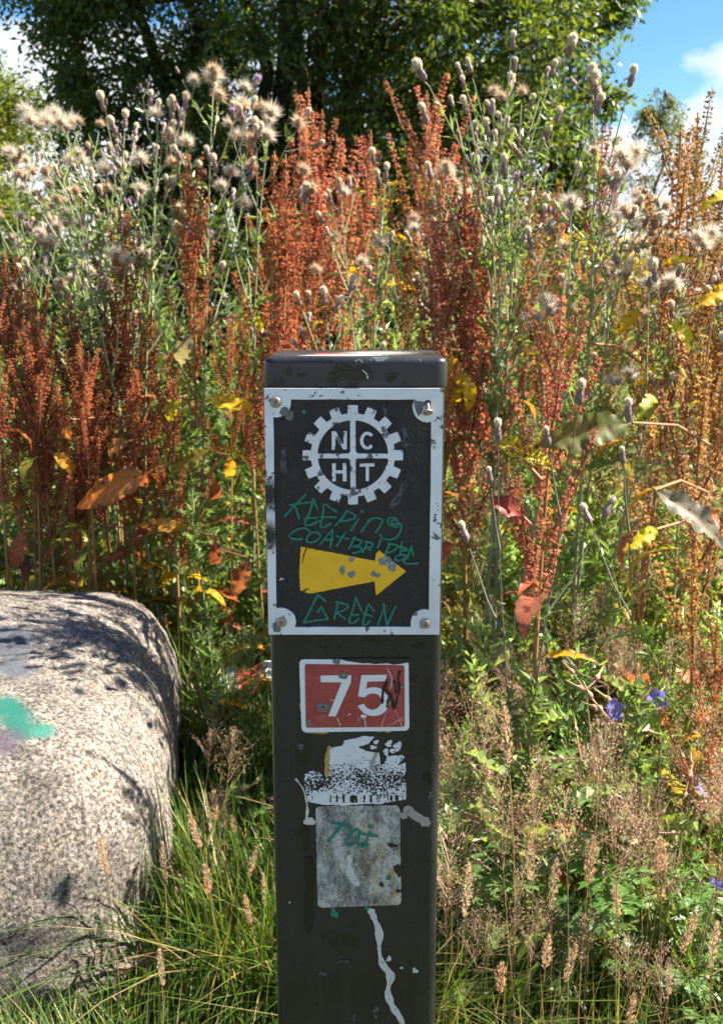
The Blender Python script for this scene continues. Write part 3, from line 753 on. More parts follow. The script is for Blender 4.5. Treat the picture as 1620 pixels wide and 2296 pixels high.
    # ---------------- torn white sticker
    torn = prism('torn_sticker', rough_outline(face(zoomC, [(160, 490), (245, 440), (330, 470), (395, 550), (432, 470), (425, 240), (460, 190), (580, 170), (600, 110), (720, 90), (820, 62), (930, 75), (860, 150), (750, 185), (840, 230), (985, 250), (1000, 400), (1060, 340), (1070, 285), (1150, 280), (1240, 270), (1265, 300), (1180, 390), (1275, 355), (1275, 498), (1208, 520), (1262, 530), (1280, 580), (1278, 765), (1100, 790), (1000, 815), (900, 810), (590, 832), (350, 820), (200, 790), (165, 620)]), .0003, .0013, 9), YF - .0005, YF - .0001, M_TORN, root)
    for k, (x, y, rx, ry) in enumerate([(1090, 150, 38, 34), (1190, 170, 40, 45), (1150, 225, 55, 22), (950, 130, 30, 22), (1060, 240, 30, 35), (840, 130, 38, 25), (920, 190, 40, 18)]):
        (a, b_), (a2, b2) = face(zoomC, [(x, y), (x + rx, y + ry)])
        prism('paper_scrap', blob(a, b_, abs(a2 - a), abs(b2 - b_), k + 20, 20, .35), YF - .0004, YF - .0001, M_TORN, torn)
    for k, (x, w) in enumerate([(450, 14), (520, 22), (592, 24), (690, 50), (730, 30), (820, 18), (895, 26), (963, 14), (985, 12), (1080, 14), (1118, 26), (1180, 40)]):
        prism('printed_mark', rough_outline(face(zoomC, [(x - w / 2, 715), (x + w / 2, 722), (x + w / 2 - 3, 800 - (x > 1000) * 18), (x - w / 2, 795 - (x > 1000) * 18)]), .0004, .0009, k), YF - .00065, YF - .0005, M_INK, torn)
    strokes('old_glue', [face(zoomC, [(435, 185), (415, 260), (408, 420), (405, 500)])], .0034, YF - .0007, M_GLUE, torn, 3, .5)
    strokes('pink_stain', [face(zoomC, [(950, 260), (920, 330), (905, 390), (940, 460)])], .0036, YF - .0007, M_PINKISH, torn, 3, .5)

    # ---------------- weathered grey sticker
    grey = prism('weathered_sticker', rough_outline(rrect(face(zoomC, [(283, 838), (1212, 828), (1228, 1925), (308, 1958)]), .0052), .0002, .0016, 12), YF - .0006, YF - .0001, M_MOTTLE, root)
    strokes('pen_word', [face(zoomC, l) for l in ([(620, 995), (520, 1110), (420, 1225)], [(465, 1012), (560, 1040), (680, 1070)], [(735, 1085), (690, 1120), (620, 1215), (630, 1258), (690, 1258), (755, 1180), (765, 1115), (735, 1085)], [(880, 1118), (850, 1190), (820, 1272)], [(765, 1128), (860, 1150), (970, 1165)], [(750, 1250), (800, 1275), (860, 1258)], [(880, 1055)])], .0025, YF - .0012, M_GREEN, grey, 4)['label'] = 'green handwritten letters t o i'
    strokes('smear', [face(zoomC, [(660, 1400), (655, 1530), (690, 1620), (740, 1690)])], .0060, YF - .0008, M_DIRTYW, grey, 3, .5)
    for k, (x, y, rx, ry, mt) in enumerate([(1195, 1540, 45, 70, M_POST), (1130, 1270, 50, 25, M_POST), (1120, 1590, 25, 70, M_GLUE), (1090, 1625, 26, 30, M_GREEN), (1010, 1700, 25, 30, M_POST), (1190, 1770, 40, 22, M_POST), (1150, 1790, 18, 50, M_GLUE)]):
        (a, b_), (a2, b2) = face(zoomC, [(x, y), (x + rx, y + ry)])
        prism('torn_spot', blob(a, b_, abs(a2 - a), abs(b2 - b_), k + 40, 16, .35), YF - .0009 - k * .00004, YF - .0004, mt, grey)

    # ---------------- runs, drips and knocks on the shaft
    strokes('paint_drip', [face(zoomD, [(655, 1650), (672, 1690), (700, 1770), (702, 1880), (722, 1955), (765, 2020), (750, 2110), (775, 2190), (825, 2270), (850, 2360)])], .0058, YF - .0006, M_DIRTYW, root, 11, .4)
    strokes('paint_smear', [face(zoomD, [(842, 1105), (868, 1080), (900, 1105), (940, 1128), (970, 1148)])], .0088, YF - .0006, M_PINKISH, root, 12, .4)
    strokes('paint_string', [face(zoomD, [(228, 900), (270, 960), (290, 1040), (292, 1090), (287, 1125)])], .0018, YF - .0005, M_DIRTYW, root, 13, .5)
    (a, b_), = face(zoomD, [(305, 1140)])
    prism('paint_blob', blob(a, b_, .0050, .0040, 3), YF - .0009, YF - .0001, M_DIRTYW, root)
    strokes('paint_run', [face(zoomD, [(298, 1360), (305, 1480), (300, 1600), (300, 1760)])], .0072, YF - .0009, M_SHINY, root, 14, .25)
    strokes('paint_run', [face(zoomD, [(275, 1150), (280, 1220), (290, 1300)])], .0050, YF - .0007, M_SHINY, root, 15, .25)
    for k, (x, y, rx, ry, mt) in enumerate([(930, 145, 32, 24, M_SHINY), (650, 105, 45, 14, M_SHINY), (397, 152, 12, 9, M_SHINY), (470, 150, 16, 9, M_SHINY), (975, 895, 24, 35, M_SHINY), (905, 1992, 14, 16, M_DIRTYW), (756, 1925, 13, 16, M_DIRTYW), (555, 2262, 14, 22, M_GHOST), (682, 2225, 18, 30, M_GHOST), (255, 720, 22, 22, M_GHOST), (990, 1000, 16, 20, M_GHOST), (828, 1976, 8, 7, M_DIRTYW), (192, 1603, 5, 6, M_DIRTYW), (380, 2010, 18, 12, M_GHOST), (500, 1940, 50, 8, M_GHOST), (445, 1665, 20, 28, M_GREEN), (637, 1640, 16, 18, M_GREEN)]):
        (a, b_), (a2, b2) = face(zoomD, [(x, y), (x + rx, y + ry)])
        prism('paint_fleck', blob(a, b_, abs(a2 - a), abs(b2 - b_), k + 60, 14, .4), YF - .00035, YF - .00005, mt, root)
    return root
build_post()

# ------------------------------------------------------------------ the boulder
def granite_mat(marks):
    m = bpy.data.materials.new('granite')
    n, l = nodes_of(m)
    out = n.new('ShaderNodeOutputMaterial'); b = n.new('ShaderNodeBsdfPrincipled')
    tc = n.new('ShaderNodeTexCoord')
    def noise(scale, detail=4, rough=.55):
        q = n.new('ShaderNodeTexNoise'); q.inputs['Scale'].default_value = scale; q.inputs['Detail'].default_value = detail; q.inputs['Roughness'].default_value = rough
        l.new(tc.outputs['Object'], q.inputs['Vector']); return q
    n1, n2, n3, n4 = noise(150, 6, .68), noise(330, 3), noise(14, 6), noise(5, 5)
    v = n.new('ShaderNodeTexVoronoi'); v.inputs['Scale'].default_value = 250; l.new(tc.outputs['Object'], v.inputs['Vector'])
    r1 = ramp(n, [(0.36, (0.045, 0.038, 0.034)), (0.46, (0.135, 0.127, 0.121)), (0.55, (0.238, 0.223, 0.212)), (0.66, (0.365, 0.350, 0.335))])
    l.new(n1.outputs['Fac'], r1.inputs['Fac'])
    sepv = n.new('ShaderNodeSeparateColor'); l.new(v.outputs['Color'], sepv.inputs[0])
    r2 = ramp(n, [(0.0, (0.35, 0.33, 0.32)), (0.16, (0.72, 0.70, 0.68)), (0.5, (1.0, 0.98, 0.96)), (0.9, (1.25, 1.18, 1.08))])
    l.new(sepv.outputs[0], r2.inputs['Fac'])
    mx = n.new('ShaderNodeMix'); mx.data_type = 'RGBA'; mx.blend_type = 'MULTIPLY'; mx.inputs['Factor'].default_value = 1
    l.new(r1.outputs['Color'], mx.inputs['A']); l.new(r2.outputs['Color'], mx.inputs['B'])
    r3 = ramp(n, [(0.33, (0.58, 0.56, 0.54)), (0.50, (0.98, 0.97, 0.96)), (0.68, (1.14, 1.07, 0.97))])  # broad stone patches, contrast raised to paint in some dappled shade
    l.new(n3.outputs['Fac'], r3.inputs['Fac'])
    m3 = n.new('ShaderNodeMix'); m3.data_type = 'RGBA'; m3.blend_type = 'MULTIPLY'; m3.inputs['Factor'].default_value = 1
    l.new(mx.outputs['Result'], m3.inputs['A']); l.new(r3.outputs['Color'], m3.inputs['B'])
    r4 = ramp(n, [(0.40, (0.82, 0.82, 0.78)), (0.62, (1.05, 1.03, 1.0))]); l.new(n4.outputs['Fac'], r4.inputs['Fac'])
    m4 = n.new('ShaderNodeMix'); m4.data_type = 'RGBA'; m4.blend_type = 'MULTIPLY'; m4.inputs['Factor'].default_value = 1
    l.new(m3.outputs['Result'], m4.inputs['A']); l.new(r4.outputs['Color'], m4.inputs['B'])
    col = m4.outputs['Result']
    for (c, rad, squash, paint, amt) in marks:      # sprayed paint, patchy over the grain
        mp = n.new('ShaderNodeMapping'); sx = [1 / (rad * q) for q in squash]
        mp.inputs['Scale'].default_value = sx; mp.inputs['Location'].default_value = [-a * q for a, q in zip(c, sx)]
        l.new(tc.outputs['Object'], mp.inputs['Vector'])
        ln = n.new('ShaderNodeVectorMath'); ln.operation = 'LENGTH'; l.new(mp.outputs[0], ln.inputs[0])
        a1 = n.new('ShaderNodeMath'); a1.operation = 'MULTIPLY_ADD'; a1.inputs[1].default_value = 1.1
        q1 = noise(34, 4); l.new(q1.outputs['Fac'], a1.inputs[0]); l.new(ln.outputs['Value'], a1.inputs[2])
        a2 = n.new('ShaderNodeMath'); a2.operation = 'MULTIPLY_ADD'; a2.inputs[1].default_value = -0.7
        l.new(n1.outputs['Fac'], a2.inputs[0]); l.new(a1.outputs[0], a2.inputs[2])
        mr = n.new('ShaderNodeMapRange'); mr.inputs['From Min'].default_value = 0.70; mr.inputs['From Max'].default_value = 1.45
        mr.inputs['To Min'].default_value = amt; mr.inputs['To Max'].default_value = 0
        l.new(a2.outputs[0], mr.inputs['Value'])
        m5 = n.new('ShaderNodeMix'); m5.data_type = 'RGBA'; l.new(mr.outputs[0], m5.inputs['Factor'])
        l.new(col, m5.inputs['A']); m5.inputs['B'].default_value = (*paint, 1); col = m5.outputs['Result']
    l.new(col, b.inputs['Base Color'])
    b.inputs['Roughness'].default_value = 0.88; b.inputs['Specular IOR Level'].default_value = 0.25
    hs = n.new('ShaderNodeMath'); hs.operation = 'MULTIPLY_ADD'; hs.inputs[1].default_value = 0.5
    l.new(n2.outputs['Fac'], hs.inputs[0]); l.new(n1.outputs['Fac'], hs.inputs[2])
    bp = n.new('ShaderNodeBump'); bp.inputs['Strength'].default_value = 0.8; bp.inputs['Distance'].default_value = 0.003
    l.new(hs.outputs[0], bp.inputs['Height']); l.new(bp.outputs[0], b.inputs['Normal'])
    l.new(b.outputs[0], out.inputs['Surface'])
    return m
B_C = Vector((-1.005, 1.77, 0.0))
B_R = (0.66, 0.57, 0.49)
B_YAW = R(11)
B_INV = Matrix.Rotation(-B_YAW, 3, 'Z')
def boulder_surface(d):
    """point of the boulder in direction d (unit)"""
    e = 5.2
    k = (abs(d.x / B_R[0]) ** e + abs(d.y / B_R[1]) ** e + abs(d.z / B_R[2]) ** e) ** (-1 / e)
    p = d * k
    p.z -= 0.10 * max(0, -p.y) * 1.0 * (1 if p.z > 0 else 0) + 0.0 * p.x
    # the flank by the post draws in towards its foot
    p.x -= max(0.0, p.x - 0.25) * max(0.0, 0.20 - p.z) * 0.35
    s = mnoise.noise(p * 2.1 + Vector((3, 1, 7))) * 0.050 + mnoise.noise(p * 5.0 + Vector((9, 4, 2))) * 0.018 + mnoise.noise(p * 13.0) * 0.0085 + mnoise.noise(p * 38.0) * 0.0040 + mnoise.noise(p * 90.0) * 0.0016
    return p + d * s
def build_boulder():
    bm = bmesh.new()
    bmesh.ops.create_icosphere(bm, subdivisions=7, radius=1)
    for v in bm.verts: v.co = boulder_surface(v.co.normalized())
    from mathutils.bvhtree import BVHTree
    bvh = BVHTree.FromBMesh(bm)
    def hit(px, py):
        h = bvh.ray_cast(B_INV @ (Vector((0, 0, CAM_Z)) - B_C), B_INV @ ray(px, py).normalized())[0]
        return h if h else B_INV @ (at(px, py, 1.45) - B_C)
    teal, slate, dark, plum = (0.010, 0.105, 0.080), (0.055, 0.065, 0.085), (0.012, 0.014, 0.018), (0.06, 0.05, 0.07)
    marks = [(hit(10, 1580), 0.027, (1.1, 1.4, 1.1), teal, .95), (hit(36, 1612), 0.026, (1.1, 1.4, 1.0), teal, .95), (hit(68, 1636), 0.022, (1.5, 1.4, .8), teal, .9), (hit(100, 1640), 0.017, (1.2, 1, 1), (0.04, 0.17, 0.125), .7),
             (hit(15, 1440), 0.060, (1.3, 1.2, .7), slate, .8), (hit(35, 1500), 0.042, (1, 1, 1.2), slate, .85), (hit(5, 1660), 0.036, (1, 1, 1.3), plum, .75), (hit(178, 1552), 0.0125, (1, 1, 1), dark, 1.0)]
    o = bm_obj('boulder', bm, granite_mat(marks), None, True)
    o.location = B_C
    o.rotation_euler = (0, 0, B_YAW)
    tag(o, 'large rounded pale granite boulder with teal spray paint in the grass', 'boulder')
build_boulder()

# ------------------------------------------------------------------ trees
def frames(d):
    """unit vectors across each direction d (n,3)"""
    d = d / (np.linalg.norm(d, axis=1)[:, None] + 1e-12)
    r = rng.normal(size=d.shape)
    a = np.cross(d, r); a /= np.linalg.norm(a, axis=1)[:, None] + 1e-12
    return d, a, np.cross(d, a)
def leaf_quads(mb, c, d, length, width, col, fold=0.25, mat=0):
    """pointed leaves: base c, axis d, each four corners slightly folded"""
    d, a, b = frames(d)
    L = np.broadcast_to(np.asarray(length, float), (len(c),))[:, None]; W = np.broadcast_to(np.asarray(width, float), (len(c),))[:, None]
    q = np.stack([c, c + d * L * .45 + a * W * .5 + b * W * fold, c + d * L, c + d * L * .45 - a * W * .5 + b * W * fold], 1)
    mb.polys(q, col, mat)
def varied(base, n, amt=0.25, hue=0.12):
    base = np.asarray(base, float)
    k = 1 + rng.uniform(-amt, amt, (n, 1)); h = rng.uniform(-hue, hue, (n, 1))
    return np.clip(base[None] * k * np.concatenate([1 + h, np.ones((n, 1)), 1 - h], 1), 0.003, 1)
def limb_path(p0, p1, sag, n=7):
    t = np.linspace(0, 1, n)[:, None]
    p = p0 + (p1 - p0) * t
    p = p + np.array([0, 0, 1.0]) * sag * np.sin(t * math.pi) + rng.normal(size=(n, 3)) * 0.02 * np.linalg.norm(p1 - p0) * np.sin(t * math.pi)
    return p
def build_tree(name, label, base, stems, clumps, leaf, cols, ncl, droop=0.0, bark=(0.06, 0.05, 0.04), stem_r=0.09):
    """stems: top points of the main limbs; clumps: (centre, radius) of the leaf masses"""
    root = thing(name, label, 'tree', base)
    base = np.array(base, float)
    mb = MB(); limbs = []
    for s in stems:
        p = limb_path(np.array([rng.uniform(-.12, .12), rng.uniform(-.12, .12), -0.2]), np.array(s) - base, 0.0, 9)
        mb.tube(p, np.linspace(stem_r, stem_r * .3, 9), 7, bark); limbs.append(p)
    allp = np.concatenate(limbs)
    crown = MB()
    for (c, r_) in clumps:
        c = np.array(c) - base
        lower = allp[allp[:, 2] < c[2] + .2]
        lower = lower if len(lower) else allp
        j = np.argmin(np.linalg.norm(lower - c, axis=1))
        p = limb_path(lower[j], c, -0.1 * droop, 6)
        mb.tube(p, np.linspace(stem_r * .28, .008, 6), 5, bark)
        n = int(ncl * rng.uniform(.7, 1.3))
        # twigs leaving the clump centre, leaves strung along them
        nt = max(6, n // 14)
        td = rng.normal(size=(nt, 3)); td /= np.linalg.norm(td, axis=1)[:, None]
        td[:, 2] -= droop
        tl = r_ * rng.uniform(.45, 1.15, nt)
        ti = rng.integers(0, nt, n); u = rng.uniform(.25, 1.0, n)
        pos = c + td[ti] * (tl[ti] * u)[:, None] + rng.normal(size=(n, 3)) * r_ * .10
        pos[:, 2] -= droop * (u ** 2) * r_ * .5
        d = td[ti] + rng.normal(size=(n, 3)) * .75
        d[:, 2] -= .35 + droop
        col = np.concatenate([varied(cols[k], n // len(cols) + 1, .3, .12) for k in range(len(cols))])[:n]
        col = col[rng.permutation(len(col))]
        m_ = len(col)
        leaf_quads(crown, pos[:m_], d[:m_], leaf[0] * rng.uniform(.6, 1.2, m_), leaf[1] * rng.uniform(.7, 1.2, m_), col)
        for k in range(0, nt, 3):
            mb.tube([c, c + td[k] * tl[k] * .5, c + td[k] * tl[k] * .95 - np.array([0, 0, droop * r_ * .35])], [.006, .004, .002], 3, bark)
    new_obj('trunk', mb.mesh('trunk', M_BARK), root)
    tag(new_obj('crown', crown.mesh('crown', M_TREE), root), kind='stuff')
    return root
def willow():
    Y0 = 11.0
    base = (at(640, 700, Y0).x, Y0, float(ground_z(0, Y0)))
    stems = [(base[0] + math.cos(a) * r_, Y0 + math.sin(a) * r_ * .8, z) for a, r_, z in
             [(0.1, 1.3, 6.2), (0.9, 0.9, 7.0), (1.9, 1.0, 6.6), (2.7, 1.6, 6.0), (3.5, 2.0, 5.0), (4.3, .9, 6.4), (5.0, .5, 7.2), (5.7, 1.7, 5.2), (4.7, .25, 6.5)]]
    cl = []
    prof_l = [(1.3, -1.9), (2.0, -2.5), (2.7, -2.75), (3.4, -3.15), (4.2, -3.5), (5.2, -3.4), (6.4, -2.6), (7.4, -1.2)]
    prof_r = [(1.3, 1.9), (2.0, 2.15), (2.7, 2.35), (3.4, 2.5), (4.2, 2.45), (5.2, 2.35), (6.4, 2.0), (7.4, 1.0)]
    zl, xl = zip(*prof_l); zr, xr = zip(*prof_r)
    for k in range(330):
        z = rng.uniform(1.3, 7.2)
        a, b = np.interp(z, zl, xl), np.interp(z, zr, xr)
        m, h = (a + b) / 2, (b - a) / 2
        th = rng.uniform(0, 2 * math.pi); rr = math.sqrt(rng.uniform(.12, 1)) * .93
        x = m + math.cos(th) * h * rr; y = Y0 + math.sin(th) * h * .85 * rr
        if z < 4.6 and abs(x - base[0]) < .55 and y < Y0 and rng.uniform() < .5: continue      # the stems show through here
        cl.append(((x, y, z), rng.uniform(.42, .72)))
    for z in np.arange(1.6, 5.2, .32):       # an uneven edge against the sky on both sides
        for prof, sgn in ((np.interp(z, zl, xl), -1), (np.interp(z, zr, xr), 1)):
            cl.append(((prof + sgn * rng.uniform(-.25, .12), Y0 + rng.uniform(-.6, .6), z + rng.uniform(-.1, .1)), rng.uniform(.25, .42)))
    build_tree('willow_tree', 'broad dark willow tree with several stems behind the thistles', base, stems, cl, (.085, .034), [(0.06, 0.105, 0.024), (0.075, 0.12, 0.028), (0.105, 0.14, 0.026)], 620, .12, (0.045, 0.036, 0.028), .10)
willow()
def olive_tree():
    Y0 = 15.0
    cx = -5.45; base = (cx, Y0, float(ground_z(0, Y0)))
    cl = []
    for k in range(110):
        d = rng.normal(size=3); d /= np.linalg.norm(d); rr = rng.uniform(.25, 1) ** .5
        z = 2.5 + d[2] * 2.05 * rr
        if z < 1.0: continue
        cl.append(((cx + d[0] * 1.95 * rr, Y0 + d[1] * 1.7 * rr, z), rng.uniform(.36, .6)))
    build_tree('willow_bush', 'rounded olive green bush at the left of the dark willow', base, [(cx - .4, Y0, 3.4), (cx + .3, Y0 + .2, 3.7), (cx + .7, Y0 - .2, 2.9), (cx - .8, Y0 + .3, 2.9)], cl, (.085, .032), [(0.11, 0.145, 0.022), (0.13, 0.15, 0.03), (0.085, 0.125, 0.024)], 560, .05, (0.07, 0.06, 0.04), .05)
olive_tree()
def birch():
    Y0 = 16.0
    c = at(1480, 380, Y0); base = (c.x, Y0, float(ground_z(0, Y0)))
    cl = []
    for k in range(60):
        z = rng.uniform(1.3, 4.25); h = np.interp(z, [1.2, 2.2, 3.2, 4.3], [.55, .75, .62, .16])
        a = rng.uniform(0, 6.28); r_ = math.sqrt(rng.uniform(0, 1)) * h
        cl.append(((c.x + math.cos(a) * r_, Y0 + math.sin(a) * r_, z), rng.uniform(.22, .36)))
    build_tree('birch_tree', 'slender young birch with drooping twigs against the sky', base, [(c.x, Y0, 4.2), (c.x + .2, Y0, 3.2), (c.x - .25, Y0, 3.0)], cl, (.05, .026), [(0.10, 0.135, 0.055), (0.12, 0.145, 0.06)], 130, .7, (0.09, 0.085, 0.08), .04)
birch()
def hedge_bush(name, label, x, Y0, w, h, cols, n=40):
    base = (x, Y0, float(ground_z(0, Y0))); cl = []
    for k in range(n):
        d = rng.normal(size=3); d /= np.linalg.norm(d); rr = rng.uniform(.2, 1) ** .5
        cl.append(((x + d[0] * w * rr, Y0 + d[1] * w * .7 * rr, max(.4, base[2] + h * .5 + d[2] * h * .5 * rr)), rng.uniform(.25, .4)))
    build_tree(name, label, base, [(x + q * w * .5, Y0, base[2] + h * .7) for q in (-.8, 0, .8)], cl, (.06, .024), cols, 300, .05, (0.06, .05, .04), .03)
hedge_bush('hawthorn_bush', 'low dark bush under the left edge of the willow', -2.3, 8.2, .9, 1.25, [(0.04, 0.07, 0.02), (0.055, 0.08, 0.025)])
hedge_bush('hawthorn_bush', 'low dark bush under the stems of the willow', -0.3, 8.8, 1.2, 1.35, [(0.035, 0.065, 0.018), (0.05, 0.075, 0.02)])
hedge_bush('hawthorn_bush', 'low dark bush between the olive bush and the willow stems', -1.3, 8.5, .8, 1.35, [(0.045, 0.075, 0.02), (0.055, 0.08, 0.025)])
hedge_bush('hawthorn_bush', 'low dark bush in front of the olive bush', -3.4, 9.6, 1.1, 1.2, [(0.045, 0.08, 0.02), (0.06, 0.09, 0.025)])
hedge_bush('hawthorn_bush', 'low dark bush under the right edge of the willow', 1.35, 8.8, .8, 1.2, [(0.04, 0.07, 0.02), (0.055, 0.08, 0.025)])

# ------------------------------------------------------------------ pieces of plants, made once and shared
def norm(v):
    v = np.asarray(v, float); return v / (np.linalg.norm(v) + 1e-12)
def make_spike(L, w, seed, dens=1.0):
    """a dock's seed spike along +Z: whorls of papery fruits round an axis"""
    mb = MB(); g = np.random.default_rng(seed)
    mb.tube([(0, 0, 0), (0, 0, L * .5), (0, 0, L)], [.0011, .0009, .0004], 4, (0.30, 0.12, 0.06))
    nw = int(L / .0085)
    C, D = [], []
    for i in range(nw):
        t = (i + g.uniform(-.2, .2)) / nw
        if g.uniform() < .06 + .15 * (t < .2): continue
        r_ = w * (1 - .66 * max(t, 0) ** 1.3) * g.uniform(.75, 1.2)
        k = max(5, int(17 * dens * (1 - .5 * t)))
        a = g.uniform(0, 6.28, k); rr = r_ * np.sqrt(g.uniform(.1, 1, k))
        C.append(np.stack([np.cos(a) * rr, np.sin(a) * rr, L * t + g.uniform(-.0012, .0018, k) - rr * .22], 1))
        D.append(np.stack([np.cos(a) * .7, np.sin(a) * .7, g.uniform(-1.1, .2, k)], 1))
    C, D = np.concatenate(C), np.concatenate(D)
    n = len(C)
    d = D / np.linalg.norm(D, axis=1)[:, None]
    r = g.normal(size=d.shape); a = np.cross(d, r); a /= np.linalg.norm(a, axis=1)[:, None]; b = np.cross(d, a)
    s = g.uniform(.0036, .0060, (n, 1))
    base = np.array([1., 1, 1])[None] * g.uniform(.62, 1.25, (n, 1)) * np.array([1, 1, 1])[None]
    base[:, 1:] *= g.uniform(.75, 1.3, (n, 1))
    for u, v in ((a, b), (b, -a)):
        q = np.stack([C, C + d * s * .55 + u * s * .48, C + d * s * 1.05, C + d * s * .55 - u * s * .48], 1)
        mb.polys(q, base)
    return mb.mesh('seed_spike', M_SEED, False)
SPIKES = [(L, [make_spike(L, w, int(L * 1000) + k) for k, w in enumerate((.0095, .0080, .0110))]) for L in (.06, .10, .15, .21, .28)]
def spike_for(L, r):
    Ls, ms = min(SPIKES, key=lambda q: abs(q[0] - L))
    return r.choice(ms), L / Ls

def make_dock_leaf(L, w, seed, curl, twist=.4):
    g = np.random.default_rng(seed); n, m = 29, 9
    t = np.linspace(0, 1, n); prof = np.where(t < .12, .05, np.sin(np.clip((t - .10) / .9, 0, 1) ** .75 * math.pi) ** .8) + .02
    sx = np.linspace(-1, 1, m)
    T, S = np.meshgrid(t, sx, indexing='ij')
    ang = curl * T ** 1.3
    x0 = np.cumsum(np.cos(curl * t ** 1.3)) / n * L; z0 = -np.cumsum(np.sin(curl * t ** 1.3)) / n * L
    ph = g.uniform(0, 6.28, 4)
    rip = (np.sin(T * 38 + ph[0] + S * 2.4) * .14 + np.sin(T * 21 + ph[1] - S) * .20 + np.sin(T * 67 + ph[3]) * .05) * np.abs(S) ** 1.5
    edge = 1 + (.05 * np.sin(T * 41 + ph[2]) + .07 * np.sin(T * 17 + ph[3])) * np.abs(S) ** 3
    Wd = w * prof[:, None] * edge
    up = .28 * np.abs(S) + rip
    tw = twist * T * g.choice([-1, 1])
    yy, zz = S * Wd * .5, up * Wd * .5
    Y = yy * np.cos(tw) - zz * np.sin(tw); Zl = yy * np.sin(tw) + zz * np.cos(tw)
    P = np.stack([Y, -np.sin(ang) * 0 + Zl, np.broadcast_to(x0[:, None], Y.shape)], -1)
    P[..., 1] += z0[:, None]
    # leaf axis is +Z, upper face +Y
    c = np.ones(P.shape) * g.uniform(.85, 1.12)
    c *= (1 - .25 * np.abs(S) ** 4 * g.uniform(.2, 1))[..., None]
    c *= (1 + .16 * np.sin(T * 62 - np.abs(S) * 9))[..., None]
    c *= 1 + (np.array([.25, -.12, -.2]) * (T ** 2)[..., None]) * g.uniform(-.2, 1.2)
    c[:, m // 2] *= np.array([1.35, 1.05, .9])
    mb = MB(); mb.grid(P[None], c[None])
    return mb.mesh('leaf', M_DOCKLEAF)
DOCK_LEAVES = [make_dock_leaf(L, w, 30 + k, c) for k, (L, w, c) in enumerate([(.22, .062, 1.0), (.19, .055, 1.6), (.15, .040, 2.1), (.12, .028, .8), (.20, .060, .35), (.10, .020, 1.3), (.16, .030, 2.6)])]
LEAF_HUES = [(0.44, 0.34, 0.02), (0.52, 0.36, 0.02), (0.50, 0.30, 0.02), (0.36, 0.36, 0.03), (0.40, 0.15, 0.045), (0.26, 0.10, 0.06), (0.17, 0.20, 0.03), (0.11, 0.17, 0.03), (0.34, 0.13, 0.07)]

def make_thistle_leaf(L, w, seed):
    g = np.random.default_rng(seed); n = 13
    t = np.sort(np.clip(np.linspace(0, 1, n) + np.concatenate([[0], g.uniform(-.025, .025, n - 2), [0]]), 0, 1)); env = np.sin(np.clip(t, 0.02, .98) * math.pi) ** .6 * (1 - .35 * t)
    lob = np.where(np.arange(n) % 2 == 1, 1.0, .42) * g.uniform(.6, 1.2, n)
    hw = w * .5 * env * lob
    z = t * L; dr = -.35 * L * t ** 2 * g.uniform(.3, 1.2)
    y_e = np.where(np.arange(n) % 2 == 1, .30, -.10) * w + dr
    left = np.stack([-hw, y_e, z + lob * L * .03], 1); mid = np.stack([0 * t, dr, z], 1); right = np.stack([hw, y_e + g.uniform(-.05, .05, n) * w, z + lob * L * .03], 1)
    P = np.stack([left, mid, right], 1)
    c = np.ones(P.shape) * g.uniform(.85, 1.15, (n, 1, 1)); c[:, 1] *= 1.25
    mb = MB(); mb.grid(P[None], c[None])
    return mb.mesh('leaf', M_LEAF, False)
THISTLE_LEAVES = [make_thistle_leaf(L, w, 50 + k) for k, (L, w) in enumerate([(.05, .017), (.075, .024), (.10, .034), (.13, .046), (.035, .012)])]

def tuft_mesh(kind, seed):
    mb = MB(); g = np.random.default_rng(seed)
    if kind == 'tuft':
        n = 300
        d = g.normal(size=(n, 3)); d /= np.linalg.norm(d, axis=1)[:, None]; d[:, 2] = np.clip(d[:, 2], -.75, 1)
        tip = np.array([0, 0, .0062]) + d * np.array([.0050, .0050, .0058]) * g.uniform(.8, 1.15, (n, 1))
        base = tip * np.array([.35, .35, .45]) ; base[:, 2] = np.clip(base[:, 2], 0, .004)
        wd = .00060; col = np.array([[.84, .74, .57]]) * g.uniform(.75, 1.12, (n, 1))
    else:
        n = 700 if kind == 'down' else 420
        d = g.normal(size=(n, 3)); d[:, 2] = np.abs(d[:, 2]) * (1.0 if kind == 'down' else .8) - .35; d /= np.linalg.norm(d, axis=1)[:, None]
        L = g.uniform(.004, .019, n) * (1.15 if kind == 'down' else .85)
        base = d * .0016; tip = d * L[:, None] + np.array([0, 0, .002]) + g.normal(size=(n, 3)) * .0032
        wd = .00036; col = np.array([[.72, .64, .52] if kind == 'down' else [.68, .52, .34]]) * g.uniform(.8, 1.1, (n, 1))
    ax = tip - base; s = np.cross(ax, g.normal(size=(n, 3))); s /= np.linalg.norm(s, axis=1)[:, None]
    mid = base + ax * .6
    mb.polys(np.stack([base - s * wd * .5, mid - s * wd * .8, tip, mid + s * wd * .8, base + s * wd * .5], 1), col)
    # the packed heart of the tuft
    prof = [(.0028, 0), (.0042, .003), (.0043, .006), (.0030, .0088), (.0004, .0102)] if kind == 'tuft' else [(.0025, 0), (.0048, .002), (.0052, .005), (.003, .008), (.0003, .009)]
    hc = (.76, .63, .45) if kind == 'tuft' else (.42, .28, .16) if kind == 'seed' else (.60, .47, .32)
    lathe(mb, prof, 9, hc)
    return mb.mesh('tuft', M_FLUFF)
def lathe(mb, prof, seg, col):
    mb.tube([(0, 0, z) for r_, z in prof], [r_ for r_, z in prof], seg, col)
